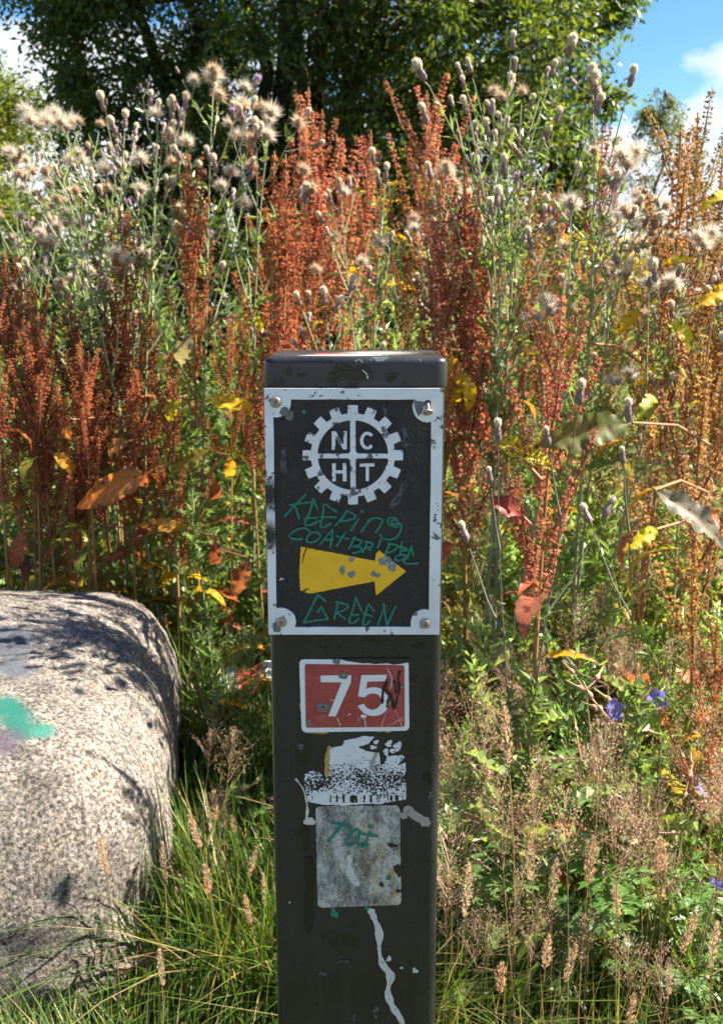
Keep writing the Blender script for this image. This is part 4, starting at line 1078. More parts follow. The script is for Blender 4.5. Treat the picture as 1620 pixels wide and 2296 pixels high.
def head_mesh(seed, open_=False):
    mb = MB(); g = np.random.default_rng(seed)
    prof = [(.0012, -.001), (.0036, .0015), (.0050, .005), (.0049, .009), (.0041, .014), (.0034, .019), (.0036, .0215)]
    if open_: prof = [(.0012, -.001), (.004, .001), (.0058, .004), (.0072, .008), (.008, .010)]
    lathe(mb, prof, 10, (.23, .155, .135))
    n = 46; a = g.uniform(0, 6.28, n); z = g.uniform(.001, .015 if not open_ else .008, n)
    r_ = np.interp(z, [p[1] for p in prof], [p[0] for p in prof])
    c = np.stack([np.cos(a) * r_, np.sin(a) * r_, z], 1); d = np.stack([np.cos(a) * .35, np.sin(a) * .35, np.ones(n)], 1)
    leaf_quads(mb, c, d, .0036, .0016, varied((.20, .135, .135), n, .35, .1), .1)
    return mb.mesh('flower_head', M_STEM)
def flower_mesh(seed):
    mb = MB(); g = np.random.default_rng(seed); n = 70
    d = g.normal(size=(n, 3)); d[:, 2] = np.abs(d[:, 2]) + .5; d /= np.linalg.norm(d, axis=1)[:, None]
    leaf_quads(mb, np.tile([[0, 0, 0.]], (n, 1)), d, g.uniform(.006, .011, n), .0014, varied((.62, .34, .62), n, .25, .1), .1)
    return mb.mesh('florets', M_PETAL)
HEADS = [head_mesh(k) for k in range(3)]
HEAD_OPEN = head_mesh(9, True)
TUFTS = [tuft_mesh('tuft', k) for k in range(3)]
DOWNS = [tuft_mesh('down', 20 + k) for k in range(3)]
SEEDS = [tuft_mesh('seed', 40 + k) for k in range(2)]
FLORETS = [flower_mesh(60 + k) for k in range(2)]

def bent_path(H, lean, wob, r, n=12):
    t = np.linspace(0, 1, n); a = r.uniform(0, 6.28)
    x = lean[0] * t ** 1.6 + wob * np.sin(t * 5 + a) * t; y = lean[1] * t ** 1.6 + wob * np.cos(t * 4 + a) * t
    return np.stack([x, y, t * H], 1)
def along(p, t):
    f = t * (len(p) - 1); i = min(int(f), len(p) - 2); q = p[i] + (p[i + 1] - p[i]) * (f - i)
    return q, norm(p[i + 1] - p[i])
def side_dir(axis, out_angle, az):
    axis = norm(axis); ref = np.array([math.cos(az), math.sin(az), 0]); ref = norm(ref - axis * (ref @ axis))
    return norm(axis * math.cos(out_angle) + ref * math.sin(out_angle))

# ------------------------------------------------------------------ dock plants
def make_dock(H, nb, start, seed, spread=.30, lean=(0, 0), nl=10, top=.24, blen=.20, low=True):
    r = random.Random(seed)
    root = thing('dock_plant', 'x', 'plant')
    mb = MB(); p = bent_path(H, lean, .012, r)
    c0 = np.array([[.30, .17, .06]]) * np.linspace(.85, 1.1, 12)[:, None]
    mb.tube(p, np.linspace(.0052, .0016, 12), 6, c0)
    spikes = []
    q, d = along(p, 1 - top / H)
    spikes.append((q, d, top))
    for i in range(nb):
        t = start + (1 - top * .55 / H - start) * (i + r.uniform(-.3, .3)) / max(nb - 1, 1); t = min(max(t, .05), .985)
        q, d = along(p, t); az = i * 2.4 + r.uniform(-.5, .5)
        u = 1 - (t - start) / (1 - start)
        L = blen * (.35 + .75 * u) * r.uniform(.75, 1.2)
        bd = side_dir(d, spread * r.uniform(.7, 1.25), az)
        bp_ = np.stack([q, q + bd * L * .5, q + bd * L * .5 + norm(bd + np.array([0, 0, .9])) * L * .5])
        mb.tube(bp_, [.0018, .0013, .0008], 4, (.30, .14, .06))
        bare = .10 * L
        spikes.append((q + bd * bare, norm(bp_[-1] - q), L - bare + .01))
        if low and u > .45 and r.random() < .35:
            bd2 = side_dir(bd, .3, az + 2)
            spikes.append((q + bd * L * .3, bd2, L * .5))
    new_obj('stem', mb.mesh('stem', M_STEM), root)
    for (q, d, L) in spikes:
        me, sc_ = spike_for(L, r)
        inst(me, 'seed_spike', root, q, d, r.uniform(0, 6.28), sc_)
    for i in range(nl):
        t = r.uniform(.06, .72) if i > 2 else r.uniform(.05, .25)
        q, d = along(p, t); az = r.uniform(0, 6.28)
        ld = side_dir(d, r.uniform(.75, 1.5), az)
        k = r.choice([0, 1, 2, 4]) if t < .35 else r.choice([2, 3, 5, 5, 6])
        o = inst(DOCK_LEAVES[k], 'leaf', root, q, ld, 0, r.uniform(.7, 1.15), r.choice(LEAF_HUES))
        # keep its upper face up
        z = Vector(ld); y = Vector((0, 0, 1)); y = (y - z * y.dot(z)).normalized(); x = y.cross(z)
        o.rotation_quaternion = Matrix((x, y, z)).transposed().to_quaternion()
    return root
DOCKS = [(1.30, make_dock(1.30, 13, .60, 1, .36, (0, 0), 12, .22, .24)), (1.25, make_dock(1.25, 15, .55, 2, .42, (.04, .02), 12, .20, .24)), (1.15, make_dock(1.15, 12, .53, 3, .46, (-.05, 0), 12, .2, .24)),
         (1.0, make_dock(1.0, 16, .46, 4, .34, (.03, -.02), 12, .2, .22)), (0.95, make_dock(.95, 12, .45, 5, .48, (-.02, .03), 12, .2, .24)), (1.35, make_dock(1.35, 10, .62, 6, .55, (.03, .05), 6, .20, .30)), (1.2, make_dock(1.2, 19, .50, 7, .32, (-.03, .0), 12, .24, .22))]
RUST, DARK, SALMON, TAN, OLIVE = (.46, .168, .076), (.37, .122, .056), (.55, .235, .140), (.48, .275, .115), (.36, .26, .10)

# ------------------------------------------------------------------ thistles
def make_thistle(H, nbr, seed, heads, lean=(0, 0), start=.5, mix=(.58, .18, .12, .12), nleaf=12, bush=55, blen=.26, ltop=.95, slim=1.0):
    """heads = (least, most) flower heads on a branch; mix = tuft, down, purple, bud"""
    r = random.Random(seed); g = np.random.default_rng(seed)
    root = thing('thistle_plant', 'x', 'plant')
    mb = MB(); p = bent_path(H, lean, .015, r)
    green = np.array([.27, .30, .16]) if slim == 1 else np.array([.13, .12, .08])
    mb.tube(p, np.linspace(.0045, .0012, 12) * slim, 6, green[None] * np.linspace(.75, 1.05, 12)[:, None])
    tips = [(p[-1], norm(p[-1] - p[-3]))]; brs = []
    for i in range(nbr):
        t = start + (.97 - start) * (i + r.uniform(-.3, .3)) / max(nbr, 1)
        q, d = along(p, min(max(t, .1), .98)); az = i * 2.4 + r.uniform(-.4, .4)
        u = 1 - (t - start) / (1 - start)
        L = blen * (.4 + .8 * u) * r.uniform(.7, 1.2)
        bd = side_dir(d, r.uniform(.35, .75), az)
        e = q + bd * L * .6 + norm(bd + np.array([0, 0, .6])) * L * .4
        bp_ = np.stack([q, q + bd * L * .4, e]); mb.tube(bp_, [.0020, .0015, .0009], 4, green)
        tips.append((e, norm(e - bp_[1]))); brs.append(bp_)
    hd = []
    for (e, d) in tips:
        for k in range(r.randint(*heads)):
            if k == 0: q2, d2 = e + d * .012, d
            else:
                d2 = side_dir(d, r.uniform(.25, .9), r.uniform(0, 6.28)); L = r.uniform(.015, .06)
                s0 = e - d * r.uniform(0, .05); q2 = s0 + d2 * L; d2 = norm(d2 + np.array([0, 0, .35]))
                mb.tube([s0, s0 * .5 + q2 * .5, q2], [.0011, .0010, .0009], 4, (.25, .24, .15))
            hd.append((q2, d2))
    new_obj('stem', mb.mesh('stem', M_STEM), root)
    for (q, d) in hd:
        x = r.random(); a, b, c, e_ = mix
        sc_ = r.uniform(.75, 1.15)
        if x < a:
            h = inst(r.choice(HEADS), 'flower_head', root, q, d, r.uniform(0, 6), sc_)
            inst(r.choice(TUFTS), 'tuft', h, (0, 0, .0195), (0, 0, 1), r.uniform(0, 6), r.uniform(1.1, 1.7) * (1 if slim == 1 else .68))
        elif x < a + b:
            h = inst(HEAD_OPEN, 'flower_head', root, q, d, r.uniform(0, 6), sc_, (1.3, 1.2, 1.0))
            inst(r.choice(DOWNS + SEEDS), 'tuft', h, (0, 0, .008), (0, 0, 1), r.uniform(0, 6), r.uniform(.85, 1.35))
        elif x < a + b + c:
            h = inst(r.choice(HEADS), 'flower_head', root, q, d, 0, sc_)
            inst(r.choice(FLORETS), 'florets', h, (0, 0, .019), (0, 0, 1))
        else:
            inst(r.choice(HEADS), 'flower_head', root, q, d, 0, sc_ * .75)
    lh = [(.16, .22, .075), (.13, .20, .06), (.19, .23, .07), (.20, .26, .11)]
    for i in range(nleaf):
        t = r.uniform(.08, min(.85, ltop)); q, d = along(p, t)
        ld = side_dir(d, r.uniform(.6, 1.3), r.uniform(0, 6.28))
        inst(THISTLE_LEAVES[3 if t < .3 else 2 if t < .5 else 1], 'leaf', root, q, ld, r.uniform(0, 6.28), r.uniform(.8, 1.3), r.choice(lh))
    # the many small leaflets along stem and branches
    fb = MB(); n = bush
    pts, dd = [], []
    for i in range(n):
        if ltop > .9 and r.random() < .6:
            b_ = r.choice(brs); t = r.uniform(0, .9); q, d = along(b_, t)
        else: q, d = along(p, r.uniform(.15, ltop))
        for _ in range(2): pts.append(q + np.array([r.uniform(-.006, .006) for _ in range(3)])); dd.append(side_dir(d, r.uniform(.5, 1.4), r.uniform(0, 6.28)))
    pts, dd = np.array(pts), np.array(dd); m_ = len(pts)
    leaf_quads(fb, pts, dd, g.uniform(.012, .036, m_), g.uniform(.004, .010, m_), varied((.17, .23, .075), m_, .35, .15), .35)
    tag(new_obj('leaflets', fb.mesh('leaflets', M_LEAF, False), root), kind='stuff')
    return root
THISTLES = [(1.35, make_thistle(1.35, 8, 11, (1, 3), (.05, 0), .62, (.42, .40, .06, .12))), (1.30, make_thistle(1.30, 9, 12, (1, 3), (-.22, .02), .6, (.46, .34, .10, .10))),
            (1.25, make_thistle(1.25, 8, 13, (1, 3), (.02, .03), .55, (.70, .10, .08, .12))), (1.20, make_thistle(1.20, 10, 14, (1, 4), (.10, 0), .6, (.36, .48, .06, .10))),
            (1.10, make_thistle(1.10, 9, 15, (1, 3), (-.10, .0), .5, (.5, .1, .25, .15))), (1.40, make_thistle(1.40, 10, 16, (1, 2), (-.04, 0), .6, (.9, .05, .02, .03), 12, 110, .34))]
THISTLES.append((.9, make_thistle(.9, 2, 17, (1, 1), (.06, .02), .68, (1, 0, 0, 0), 18, 130, .15, .62, .45)))
def make_leafy(H, seed, n=260, hue=(.21, .29, .10), nleaf=16, flower=None):
    r = random.Random(seed); g = np.random.default_rng(seed)
    root = thing('thistle_plant', 'x', 'plant')
    mb = MB(); p = bent_path(H, (r.uniform(-.1, .1), r.uniform(-.05, .05)), .015, r)
    mb.tube(p, np.linspace(.0045, .001, 12), 5, (.22, .25, .12)); brs = []
    for i in range(9):
        q, d = along(p, .3 + .65 * i / 9); L = r.uniform(.10, .25)
        bd = side_dir(d, r.uniform(.4, .8), i * 2.4); bp_ = np.stack([q, q + bd * L * .5, q + norm(bd + np.array([0, 0, .5])) * L])
        mb.tube(bp_, [.002, .0014, .0008], 4, (.22, .25, .12)); brs.append(bp_)
    new_obj('stem', mb.mesh('stem', M_STEM), root)
    for i in range(nleaf):
        t = r.uniform(.1, .95); q, d = along(p, t)
        inst(THISTLE_LEAVES[3 if t < .4 else 2 if t < .7 else 1], 'leaf', root, q, side_dir(d, r.uniform(.5, 1.2), r.uniform(0, 6.28)), r.uniform(0, 6.28), r.uniform(.8, 1.4), np.array(hue) * r.uniform(.8, 1.3))
    fb = MB(); pts, dd = [], []
    for i in range(n):
        if r.random() < .65: q, d = along(r.choice(brs), r.uniform(.05, 1))
        else: q, d = along(p, r.uniform(.2, 1))
        pts.append(q + np.array([r.uniform(-.008, .008) for _ in range(3)])); dd.append(side_dir(d, r.uniform(.4, 1.4), r.uniform(0, 6.28)))
    pts, dd = np.array(pts), np.array(dd)
    leaf_quads(fb, pts, dd, g.uniform(.02, .055, n), g.uniform(.006, .016, n), varied(hue, n, .35, .15), .4)
    tag(new_obj('leaflets', fb.mesh('leaflets', M_LEAF, False), root), kind='stuff')
    return root
LEAFY = [(1.15, make_leafy(1.15, 71)), (1.05, make_leafy(1.05, 72, 300, (.18, .27, .08))), (0.9, make_leafy(.9, 73, 260, (.25, .31, .11))), (.6, make_leafy(.6, 74, 200, (.17, .29, .07)))]

# ------------------------------------------------------------------ ragwort, grasses, cranesbill
def ragwort_cluster(seed):
    mb = MB(); g = np.random.default_rng(seed); P = []
    for i in range(16):
        c = np.array([g.normal() * .028, g.normal() * .028, g.uniform(-.006, .012)])
        mb.tube([(0, 0, -.06), c * [.6, .6, 1] - [0, 0, .02], c], [.0010, .0009, .0008], 3, (.16, .2, .05), 1)
        a = np.arange(11) / 11 * 6.283 + g.uniform(0, 1); d = np.stack([np.cos(a), np.sin(a), np.full(11, .15)], 1)
        s = np.stack([-np.sin(a), np.cos(a), np.zeros(11)], 1)
        mb.polys(np.stack([c + d * .002, c + d * .006 + s * .0018, c + d * .0095, c + d * .006 - s * .0018], 1), varied((.72, .46, .01), 11, .15, .05))
        mb.polys((c + np.array([[math.cos(t) * .0035, math.sin(t) * .0035, .0012] for t in np.arange(7) / 7 * 6.283]))[None], np.array([[.50, .24, .01]]))
    return mb.mesh('flower_cluster', [M_PETAL, M_STEM], False)
RAGC = [ragwort_cluster(k) for k in range(3)]
def make_ragwort(H, seed):
    r = random.Random(seed); root = thing('ragwort_plant', 'x', 'plant'); mb = MB(); p = bent_path(H, (r.uniform(-.06, .06), 0), .01, r)
    mb.tube(p, np.linspace(.004, .0015, 12), 5, (.16, .20, .07)); ends = [(p[-1], norm(p[-1] - p[-2]))]
    for i in range(9):
        q, d = along(p, .66 + .3 * i / 9); bd = side_dir(d, r.uniform(.4, .75), i * 2.4); e = q + bd * r.uniform(.09, .2) * (1.2 - i * .06)
        mb.tube([q, q * .5 + e * .5, e], [.002, .0015, .001], 4, (.16, .20, .07)); ends.append((e, norm(bd + np.array([0, 0, 1.2]))))
    new_obj('stem', mb.mesh('stem', M_STEM), root)
    for e, d in ends: inst(r.choice(RAGC), 'flower_cluster', root, e + d * .03, d, r.uniform(0, 6), r.uniform(.8, 1.3))
    for i in range(14):
        q, d = along(p, r.uniform(.1, .7)); inst(THISTLE_LEAVES[2], 'leaf', root, q, side_dir(d, r.uniform(.5, 1.2), r.uniform(0, 6.28)), r.uniform(0, 6.28), r.uniform(.8, 1.3), (.18, .25, .06))
    return root
RAGW = [(1.1, make_ragwort(1.1, 1)), (.95, make_ragwort(.95, 2))]

def make_bent(H, seed, hue=(.60, .43, .31)):
    """bent grass: a hair-fine stalk and a loose cloud of tiny spikelets"""
    r = random.Random(seed); g = np.random.default_rng(seed); root = thing('bent_grass', 'x', 'grass')
    p = bent_path(H, (r.uniform(-.10, .10), r.uniform(-.06, .06)), .01, r); mb = MB()
    mb.tube(p, np.linspace(.0012, .0005, 12), 3, (.36, .28, .13)); new_obj('stalk', mb.mesh('stalk', M_STRAW), root)
    pb = MB(); C, D = [], []
    PL = r.uniform(.11, .17)
    for i in range(9):
        t = i / 9; q, d = along(p, 1 - PL / H * (1 - t) * 1.0)
        for k in range(r.randint(4, 6)):
            L = PL * (.55 * (1 - t) + .08) * r.uniform(.6, 1.2); bd = side_dir(d, r.uniform(.45, 1.0), r.uniform(0, 6.28)); e = q + bd * L
            pb.tube([q, e], [.00035, .00025], 3, np.array(hue) * .9)
            m_ = max(3, int(L / .0085)); u = g.uniform(.35, 1.05, m_)[:, None]
            C.append(q + (e - q) * u + g.normal(size=(m_, 3)) * .0045); D.append(np.tile(bd, (m_, 1)) + g.normal(size=(m_, 3)) * .5)
    C, D = np.concatenate(C), np.concatenate(D); m_ = len(C)
    leaf_quads(pb, C, D, g.uniform(.0034, .0058, m_), .0018, varied(hue, m_, .4, .12), .3)
    new_obj('panicle', pb.mesh('panicle', M_STRAW, False), root)
    return root
BENTS = [(.55, make_bent(.55, 81)), (.62, make_bent(.62, 82, (.60, .40, .30))), (.5, make_bent(.5, 83, (.52, .40, .24))), (.58, make_bent(.58, 84, (.66, .51, .35))), (.66, make_bent(.66, 85, (.57, .39, .29)))]
def make_fog(H, seed, PL=.085, hue=(.62, .46, .32)):
    """soft dense tan flower spike on a thin stalk"""
    r = random.Random(seed); g = np.random.default_rng(seed); root = thing('fog_grass', 'x', 'grass')
    p = bent_path(H, (r.uniform(-.08, .08), r.uniform(-.04, .04)), .008, r); mb = MB()
    mb.tube(p, np.linspace(.0014, .0008, 12), 4, (.40, .28, .14)); new_obj('stalk', mb.mesh('stalk', M_STRAW), root)
    pb = MB(); n = 240; u = g.uniform(0, 1, n); a = g.uniform(0, 6.28, n)
    w = .0075 * np.sin(np.clip(u * .93 + .06, 0, 1) * math.pi) ** .7 * (1 + .35 * np.sin(u * 26))
    rr = w * np.sqrt(g.uniform(0, 1, n)); q, d = along(p, 1 - PL * .5 / H)
    nrm, s1, s2 = d, side_dir(d, math.pi / 2, 0), None; s2 = np.cross(nrm, s1)
    C = p[-1] - d * PL * (1 - u)[:, None] + s1 * (np.cos(a) * rr)[:, None] + s2 * (np.sin(a) * rr)[:, None]
    D = d + .55 * (s1 * np.cos(a)[:, None] + s2 * np.sin(a)[:, None]) + g.normal(size=(n, 3)) * .2
    leaf_quads(pb, C, D, g.uniform(.005, .009, n), .0021, varied(hue, n, .35, .08), .3)
    new_obj('flower_spike', pb.mesh('flower_spike', M_STRAW, False), root)
    return root
FOGS = [(.55, make_fog(.55, 91)), (.60, make_fog(.60, 92, .10, (.66, .52, .37))), (.5, make_fog(.5, 93, .07, (.58, .40, .26)))]

def palm_leaf(seed):
    """cranesbill leaf: seven deep cut, toothed lobes"""
    g = np.random.default_rng(seed); mb = MB(); V, F, C = [(0, 0, 0)], [], []
    for k in range(7):
        a = (k - 3) * .66 + g.uniform(-.06, .06); L = .05 * (1 - .05 * abs(k - 3)) * g.uniform(.9, 1.1)
        ca, sa = math.sin(a), math.cos(a)
        def P(u, v, h): return (ca * u * L + sa * v * L, h * L, sa * u * L - ca * v * L)
        i0 = len(V)
        pts = [(.35, -.05, 0), (.55, -.20, .05), (.60, -.10, .03), (.82, -.24, .0), (.80, -.10, -.03), (1.0, -.02, -.08), (.80, .10, -.03), (.82, .24, .0), (.60, .10, .03), (.55, .20, .05), (.35, .05, 0)]
        V += [P(*q) for q in pts]; F.append([0] + list(range(i0, i0 + len(pts))))
    mb.add(V, F, g.uniform(.9, 1.1) * np.ones(3)); return mb.mesh('leaf', M_LEAF, False)
PALMS = [palm_leaf(k) for k in range(2)]
def blue_flower():
    mb = MB()
    for k in range(5):
        a = k / 5 * 6.283; ca, sa = math.cos(a), math.sin(a); n = 6
        t = np.linspace(0, 1, n); w = .0085 * np.sin(np.clip(t * .86 + .1, 0, 1) * math.pi) ** .7
        r_ = .002 + t * .016; z = .004 * t + .004 * t ** 2
        P = np.stack([np.stack([ca * r_ - sa * w * s, sa * r_ + ca * w * s, z + abs(s) * .0015], 1) for s in (-1, 0, 1)], 1)
        c = np.ones(P.shape) * np.array([.27, .24, .66]); c[0] = (.5, .45, .6)
        mb.grid(P[None], c[None])
    mb.tube([(0, 0, 0), (0, 0, .006), (0, 0, .010)], [.0016, .001, .0006], 5, (.35, .25, .35))
    return mb.mesh('flower', M_PETAL)
BLUE = blue_flower()
def beak_mesh():
    mb = MB(); lathe(mb, [(.0008, -.002), (.0034, .001), (.0042, .004), (.0030, .007), (.0014, .010), (.0010, .022), (.0003, .026)], 7, np.array([[.30, .16, .12], [.42, .20, .16], [.40, .26, .15], [.36, .28, .13], [.34, .30, .12], [.36, .32, .12], [.4, .3, .1]]))
    return mb.mesh('seed_beak', M_STEM)
BEAK = beak_mesh()
def make_cranesbill(seed, nleaf, nflow, H=.5):
    r = random.Random(seed); root = thing('cranesbill_plant', 'x', 'plant'); mb = MB(); items = []
    for i in range(nleaf):
        a = r.uniform(0, 6.28); R_ = r.uniform(.04, .17); h = r.uniform(.12, .34)
        e = np.array([math.cos(a) * R_, math.sin(a) * R_, h]); mb.tube([(0, 0, 0), e * [.5, .5, .65], e], [.0015, .0013, .001], 4, (.22, .24, .09))
        items.append(('leaf', r.choice(PALMS), e, norm([math.cos(a), math.sin(a), r.uniform(-.3, .4)]), r.uniform(.8, 1.35), np.array((.13, .25, .06)) * r.uniform(.75, 1.35)))
    for i in range(4):
        a = r.uniform(0, 6.28); e = np.array([math.cos(a) * r.uniform(.04, .12), math.sin(a) * r.uniform(.04, .12), H * r.uniform(.8, 1.05)])
        mb.tube([(0, 0, 0), e * [.5, .5, .55], e], [.0022, .0017, .0012], 4, (.30, .26, .13))
        for k in range(4):
            d = norm([r.uniform(-1, 1), r.uniform(-1, 1), r.uniform(-.2, .9)]); q = e + d * r.uniform(.03, .06); mb.tube([e, q], [.0009, .0008], 3, (.42, .22, .16))
            if nflow > 0 and k == 0: nflow -= 1; items.append(('flower', BLUE, q, norm([r.uniform(-.4, .4), r.uniform(-.9, -.2), r.uniform(.2, .8)]), r.uniform(.9, 1.15), (1, 1, 1)))
            else: items.append(('seed_beak', BEAK, q, norm(d + np.array([0, 0, r.uniform(-.4, .8)])), r.uniform(.9, 1.3), (1, 1, 1)))
    new_obj('stem', mb.mesh('stem', M_STEM), root)
    for nm, me, q, d, sc_, c in items:
        o = inst(me, nm, root, q, d, r.uniform(0, 6.28) if nm != 'leaf' else 0, sc_, c)
        if nm == 'leaf':
            z = Vector(d); y = Vector((0, -.35, 1)); y = (y - z * y.dot(z)).normalized(); x = y.cross(z)
            o.rotation_quaternion = Matrix((x, y, z)).transposed().to_quaternion()
    return root
CRANES = [(.5, make_cranesbill(1, 14, 2)), (.5, make_cranesbill(2, 18, 1)), (.42, make_cranesbill(3, 16, 0, .42))]
index_kids()
PROTO_USED = set()
def plant(protos, k, px, py, Y, label, group=None, yaw=None, colour=None, hue=None, squash=1.0):
    """stand a plant so that its tip is at the height seen at (px, py) when it grows at distance Y"""
    H, src = protos[k]
    top = at(px, py, Y)
    gz = float(ground_z(0, Y)) - .02
    first = src.name not in PROTO_USED
    o = src if first else copy_tree(src)
    PROTO_USED.add(src.name)
    yaw = random.uniform(0, 6.28) if yaw is None else yaw
    # the stem's lean moves the tip: put the base so that the tip lands there
    st = [c for c in (KIDS[src.name]) if c.name.startswith(('stem', 'stalk'))][0]
    tipv = LEANS.setdefault(src.name, max((v.co for v in st.data.vertices), key=lambda c: c.z).copy())
    sc_ = (top.z - gz) / tipv.z
    tx = math.cos(yaw) * tipv.x - math.sin(yaw) * tipv.y
    ty = math.sin(yaw) * tipv.x + math.cos(yaw) * tipv.y
    o.location = (top.x - tx * sc_ * squash, Y - ty * sc_ * squash, gz)
    o.rotation_euler = (0, 0, yaw)
    o.scale = (sc_ * squash, sc_ * squash, sc_)
    tag(o, label, None, group)
    if not group and 'group' in o: del o['group']
    PLANTED.append((o, colour, hue))
    return o
LEANS, PLANTED = {}, []

# ------------------------------------------------------------------ where the docks stand
def D(k, px, py, Y, colour, label, group=None, yaw=None):
    return plant(DOCKS, k, px, py, Y, label, group, yaw, colour)
dockA = D(0, 420, 335, 2.55, RUST, 'tallest dark rust dock spike behind the boulder')
dockB = D(1, 268, 462, 2.60, DARK, 'dark rust dock with a pointed tip rising behind the boulder')
D(6, 640, 345, 2.35, RUST, 'rust red dock just behind the left edge of the post cap')
D(2, 560, 330, 2.75, RUST, 'rust dock among the pale thistle heads left of the post')
dockC = D(3, 1040, 345, 2.05, SALMON, 'salmon red dock with a pointed tip close behind the post')
D(6, 985, 412, 2.00, SALMON, 'dense salmon red dock rising behind the right edge of the post')
D(4, 1075, 470, 2.10, SALMON, 'bushy salmon dock leaning beside the dense salmon dock')
dockD = D(2, 1176, 648, 1.62, SALMON, 'short orange red dock standing right beside the post')
D(5, 1000, 165, 2.85, SALMON, 'open branched orange dock spread like a candelabrum before the willow', None, 2.9)
D(5, 935, 195, 2.95, SALMON, 'thin orange dock crossing the candelabrum-shaped dock', None, 1.2)
D(0, 690, 195, 3.10, SALMON, 'tall orange dock spire in front of the willow stems')
D(1, 722, 245, 3.15, SALMON, 'orange dock spire beside the tall one before the willow stems')
D(2, 1548, 290, 2.05, TAN, 'tall brownish tan dock at the right beside yellowing leaves', None, 2.0)
D(5, 1592, 205, 2.20, OLIVE, 'tallest olive brown dock against the cloud at the right')
dockE = D(1, 1500, 470, 2.10, TAN, 'broad tan dock below the birch')
dockF = D(4, 1590, 740, 1.75, TAN, 'low loose orange tan dock under the yellow leaves at the right')
D(4, 1606, 1395, 1.50, RUST, 'small rust dock low among the grass by the blue flowers')
D(0, 1350, 275, 3.10, RUST, 'slender rust dock between thistle heads below the willow edge')
grpL = 'rust docks massed behind the boulder'
for i, (px, py, Y) in enumerate([(10, 562, 2.52), (62, 622, 2.56), (108, 640, 2.62), (150, 655, 2.50), (200, 700, 2.58), (30, 700, 2.45), (330, 650, 2.70), (-60, 590, 2.5), (-130, 640, 2.6),
                                 (150, 790, 2.46), (300, 800, 2.5), (60, 840, 2.45), (540, 720, 2.5), (85, 700, 2.44), (180, 760, 2.42), (235, 690, 2.6), (10, 660, 2.42), (125, 860, 2.42), (370, 790, 2.45), (470, 690, 2.5)]):
    D(i % 7, px, py, Y, RUST if i % 3 else DARK, ('rust red' if i % 3 else 'dark brown red') + (' tall' if py < 680 else ' shorter') + ' dock in the dense stand behind the boulder', grpL + (', rust' if i % 3 else ', dark') + (', tall' if py < 680 else ', short'))
grpC = 'rust docks in the weeds behind the post'
for i, (px, py, Y) in enumerate([(690, 480, 2.6), (755, 300, 3.3), (830, 290, 3.5), (640, 640, 2.2), (1110, 540, 2.6), (880, 580, 3.0)]):
    D((i * 3 + 1) % 7, px, py, Y, (RUST, SALMON, RUST)[i % 3] if py > 310 else SALMON, 'rust red dock among thistles behind the black post', grpC)
grpR = 'tan and orange docks at the right'
for i, (px, py, Y) in enumerate([(1190, 380, 3.0), (1260, 400, 3.2), (1460, 600, 2.4), (1620, 330, 2.4), (1420, 520, 3.2), (1565, 560, 2.3), (1380, 640, 2.6), (1640, 600, 2.0), (1700, 450, 2.3), (1780, 520, 2.5), (1080, 400, 3.1), (1290, 560, 3.0)]):
    D((i * 2 + 1) % 7, px, py, Y, (TAN, SALMON, OLIVE, TAN)[i % 4], 'tan orange dock in the weeds right of the post', grpR)

# ------------------------------------------------------------------ where the thistles stand
def T(k, px, py, Y, label, group=None, yaw=None):
    return plant(THISTLES, k, px, py, Y, label, group, yaw)
T(0, 330, 195, 2.60, 'thistle with a wide open pale tuft at its tip before the willow')
T(3, 480, 168, 2.65, 'thistle crowned by a bunch of fluffy white seed down')
T(3, 590, 250, 2.60, 'thistle with large bursting down beside the orange dock spires')
T(2, 238, 236, 2.60, 'thistle with a tight pair of heads against the sky gap')
T(1, 62, 258, 2.50, 'thistle leaning away from the boulder with clustered purple heads', None, 0.15)
T(1, 128, 262, 2.75, 'thistle with a purple flower before the olive bush', None, 0.3)
T(5, 1145, 128, 1.95, 'tallest open branched thistle standing clear against the willow', None, 0.5)
T(5, 1230, 182, 2.05, 'thistle with upright long necked heads beside the tallest thistle', None, 2.4)
T(2, 1290, 190, 2.10, 'thistle with nodding tufted heads before the lit willow leaves')
T(1, 1420, 350, 2.00, 'thistle leaning towards the birch with a spray of heads', None, 3.3)
T(3, 1400, 480, 2.10, 'thistle with down caught among its heads below the birch')
T(5, 1060, 176, 2.10, 'thistle with two slanting heads close to the candelabrum-shaped dock', None, 4.4)
T(6, 1292, 928, 1.42, 'lone thin thistle with one tufted head above the grass', None, 0.2)
T(6, 1408, 965, 1.48, 'short thistle with twin dark heads above the cranesbill', None, 1.7)
T(6, 1116, 1010, 1.46, 'short thistle with a dull head beside the right side of the post')
T(1, 1590, 530, 1.95, 'thistle with a heavy cluster of tufts under the tan dock', None, 3.2)
grpF = 'pale thistles before the olive bush'
for i, (px, py, Y) in enumerate([(20, 345, 3.0), (85, 335, 3.2), (175, 350, 3.1), (300, 335, 3.0), (350, 350, 3.1), (150, 492, 2.6), (60, 610, 2.55), (-70, 380, 2.8), (400, 245, 2.7)]):
    T((3, 0, 1, 2, 4)[i % 5], px, py, Y, 'pale tufted thistle in the thicket behind the boulder', grpF)
grpM = 'thistles among the docks'
for i, (px, py, Y) in enumerate([(790, 390, 2.6), (850, 360, 2.7), (1000, 380, 2.7), (790, 650, 1.95), (1090, 330, 2.4), (1180, 400, 2.3), (1330, 500, 2.5), (1240, 580, 2.3), (1430, 440, 2.5), (1555, 680, 2.0), (1680, 500, 2.1)]):
    T((0, 2, 3, 2, 4, 5)[i % 6], px, py, Y, 'tufted thistle standing among rusty docks behind the post', grpM)

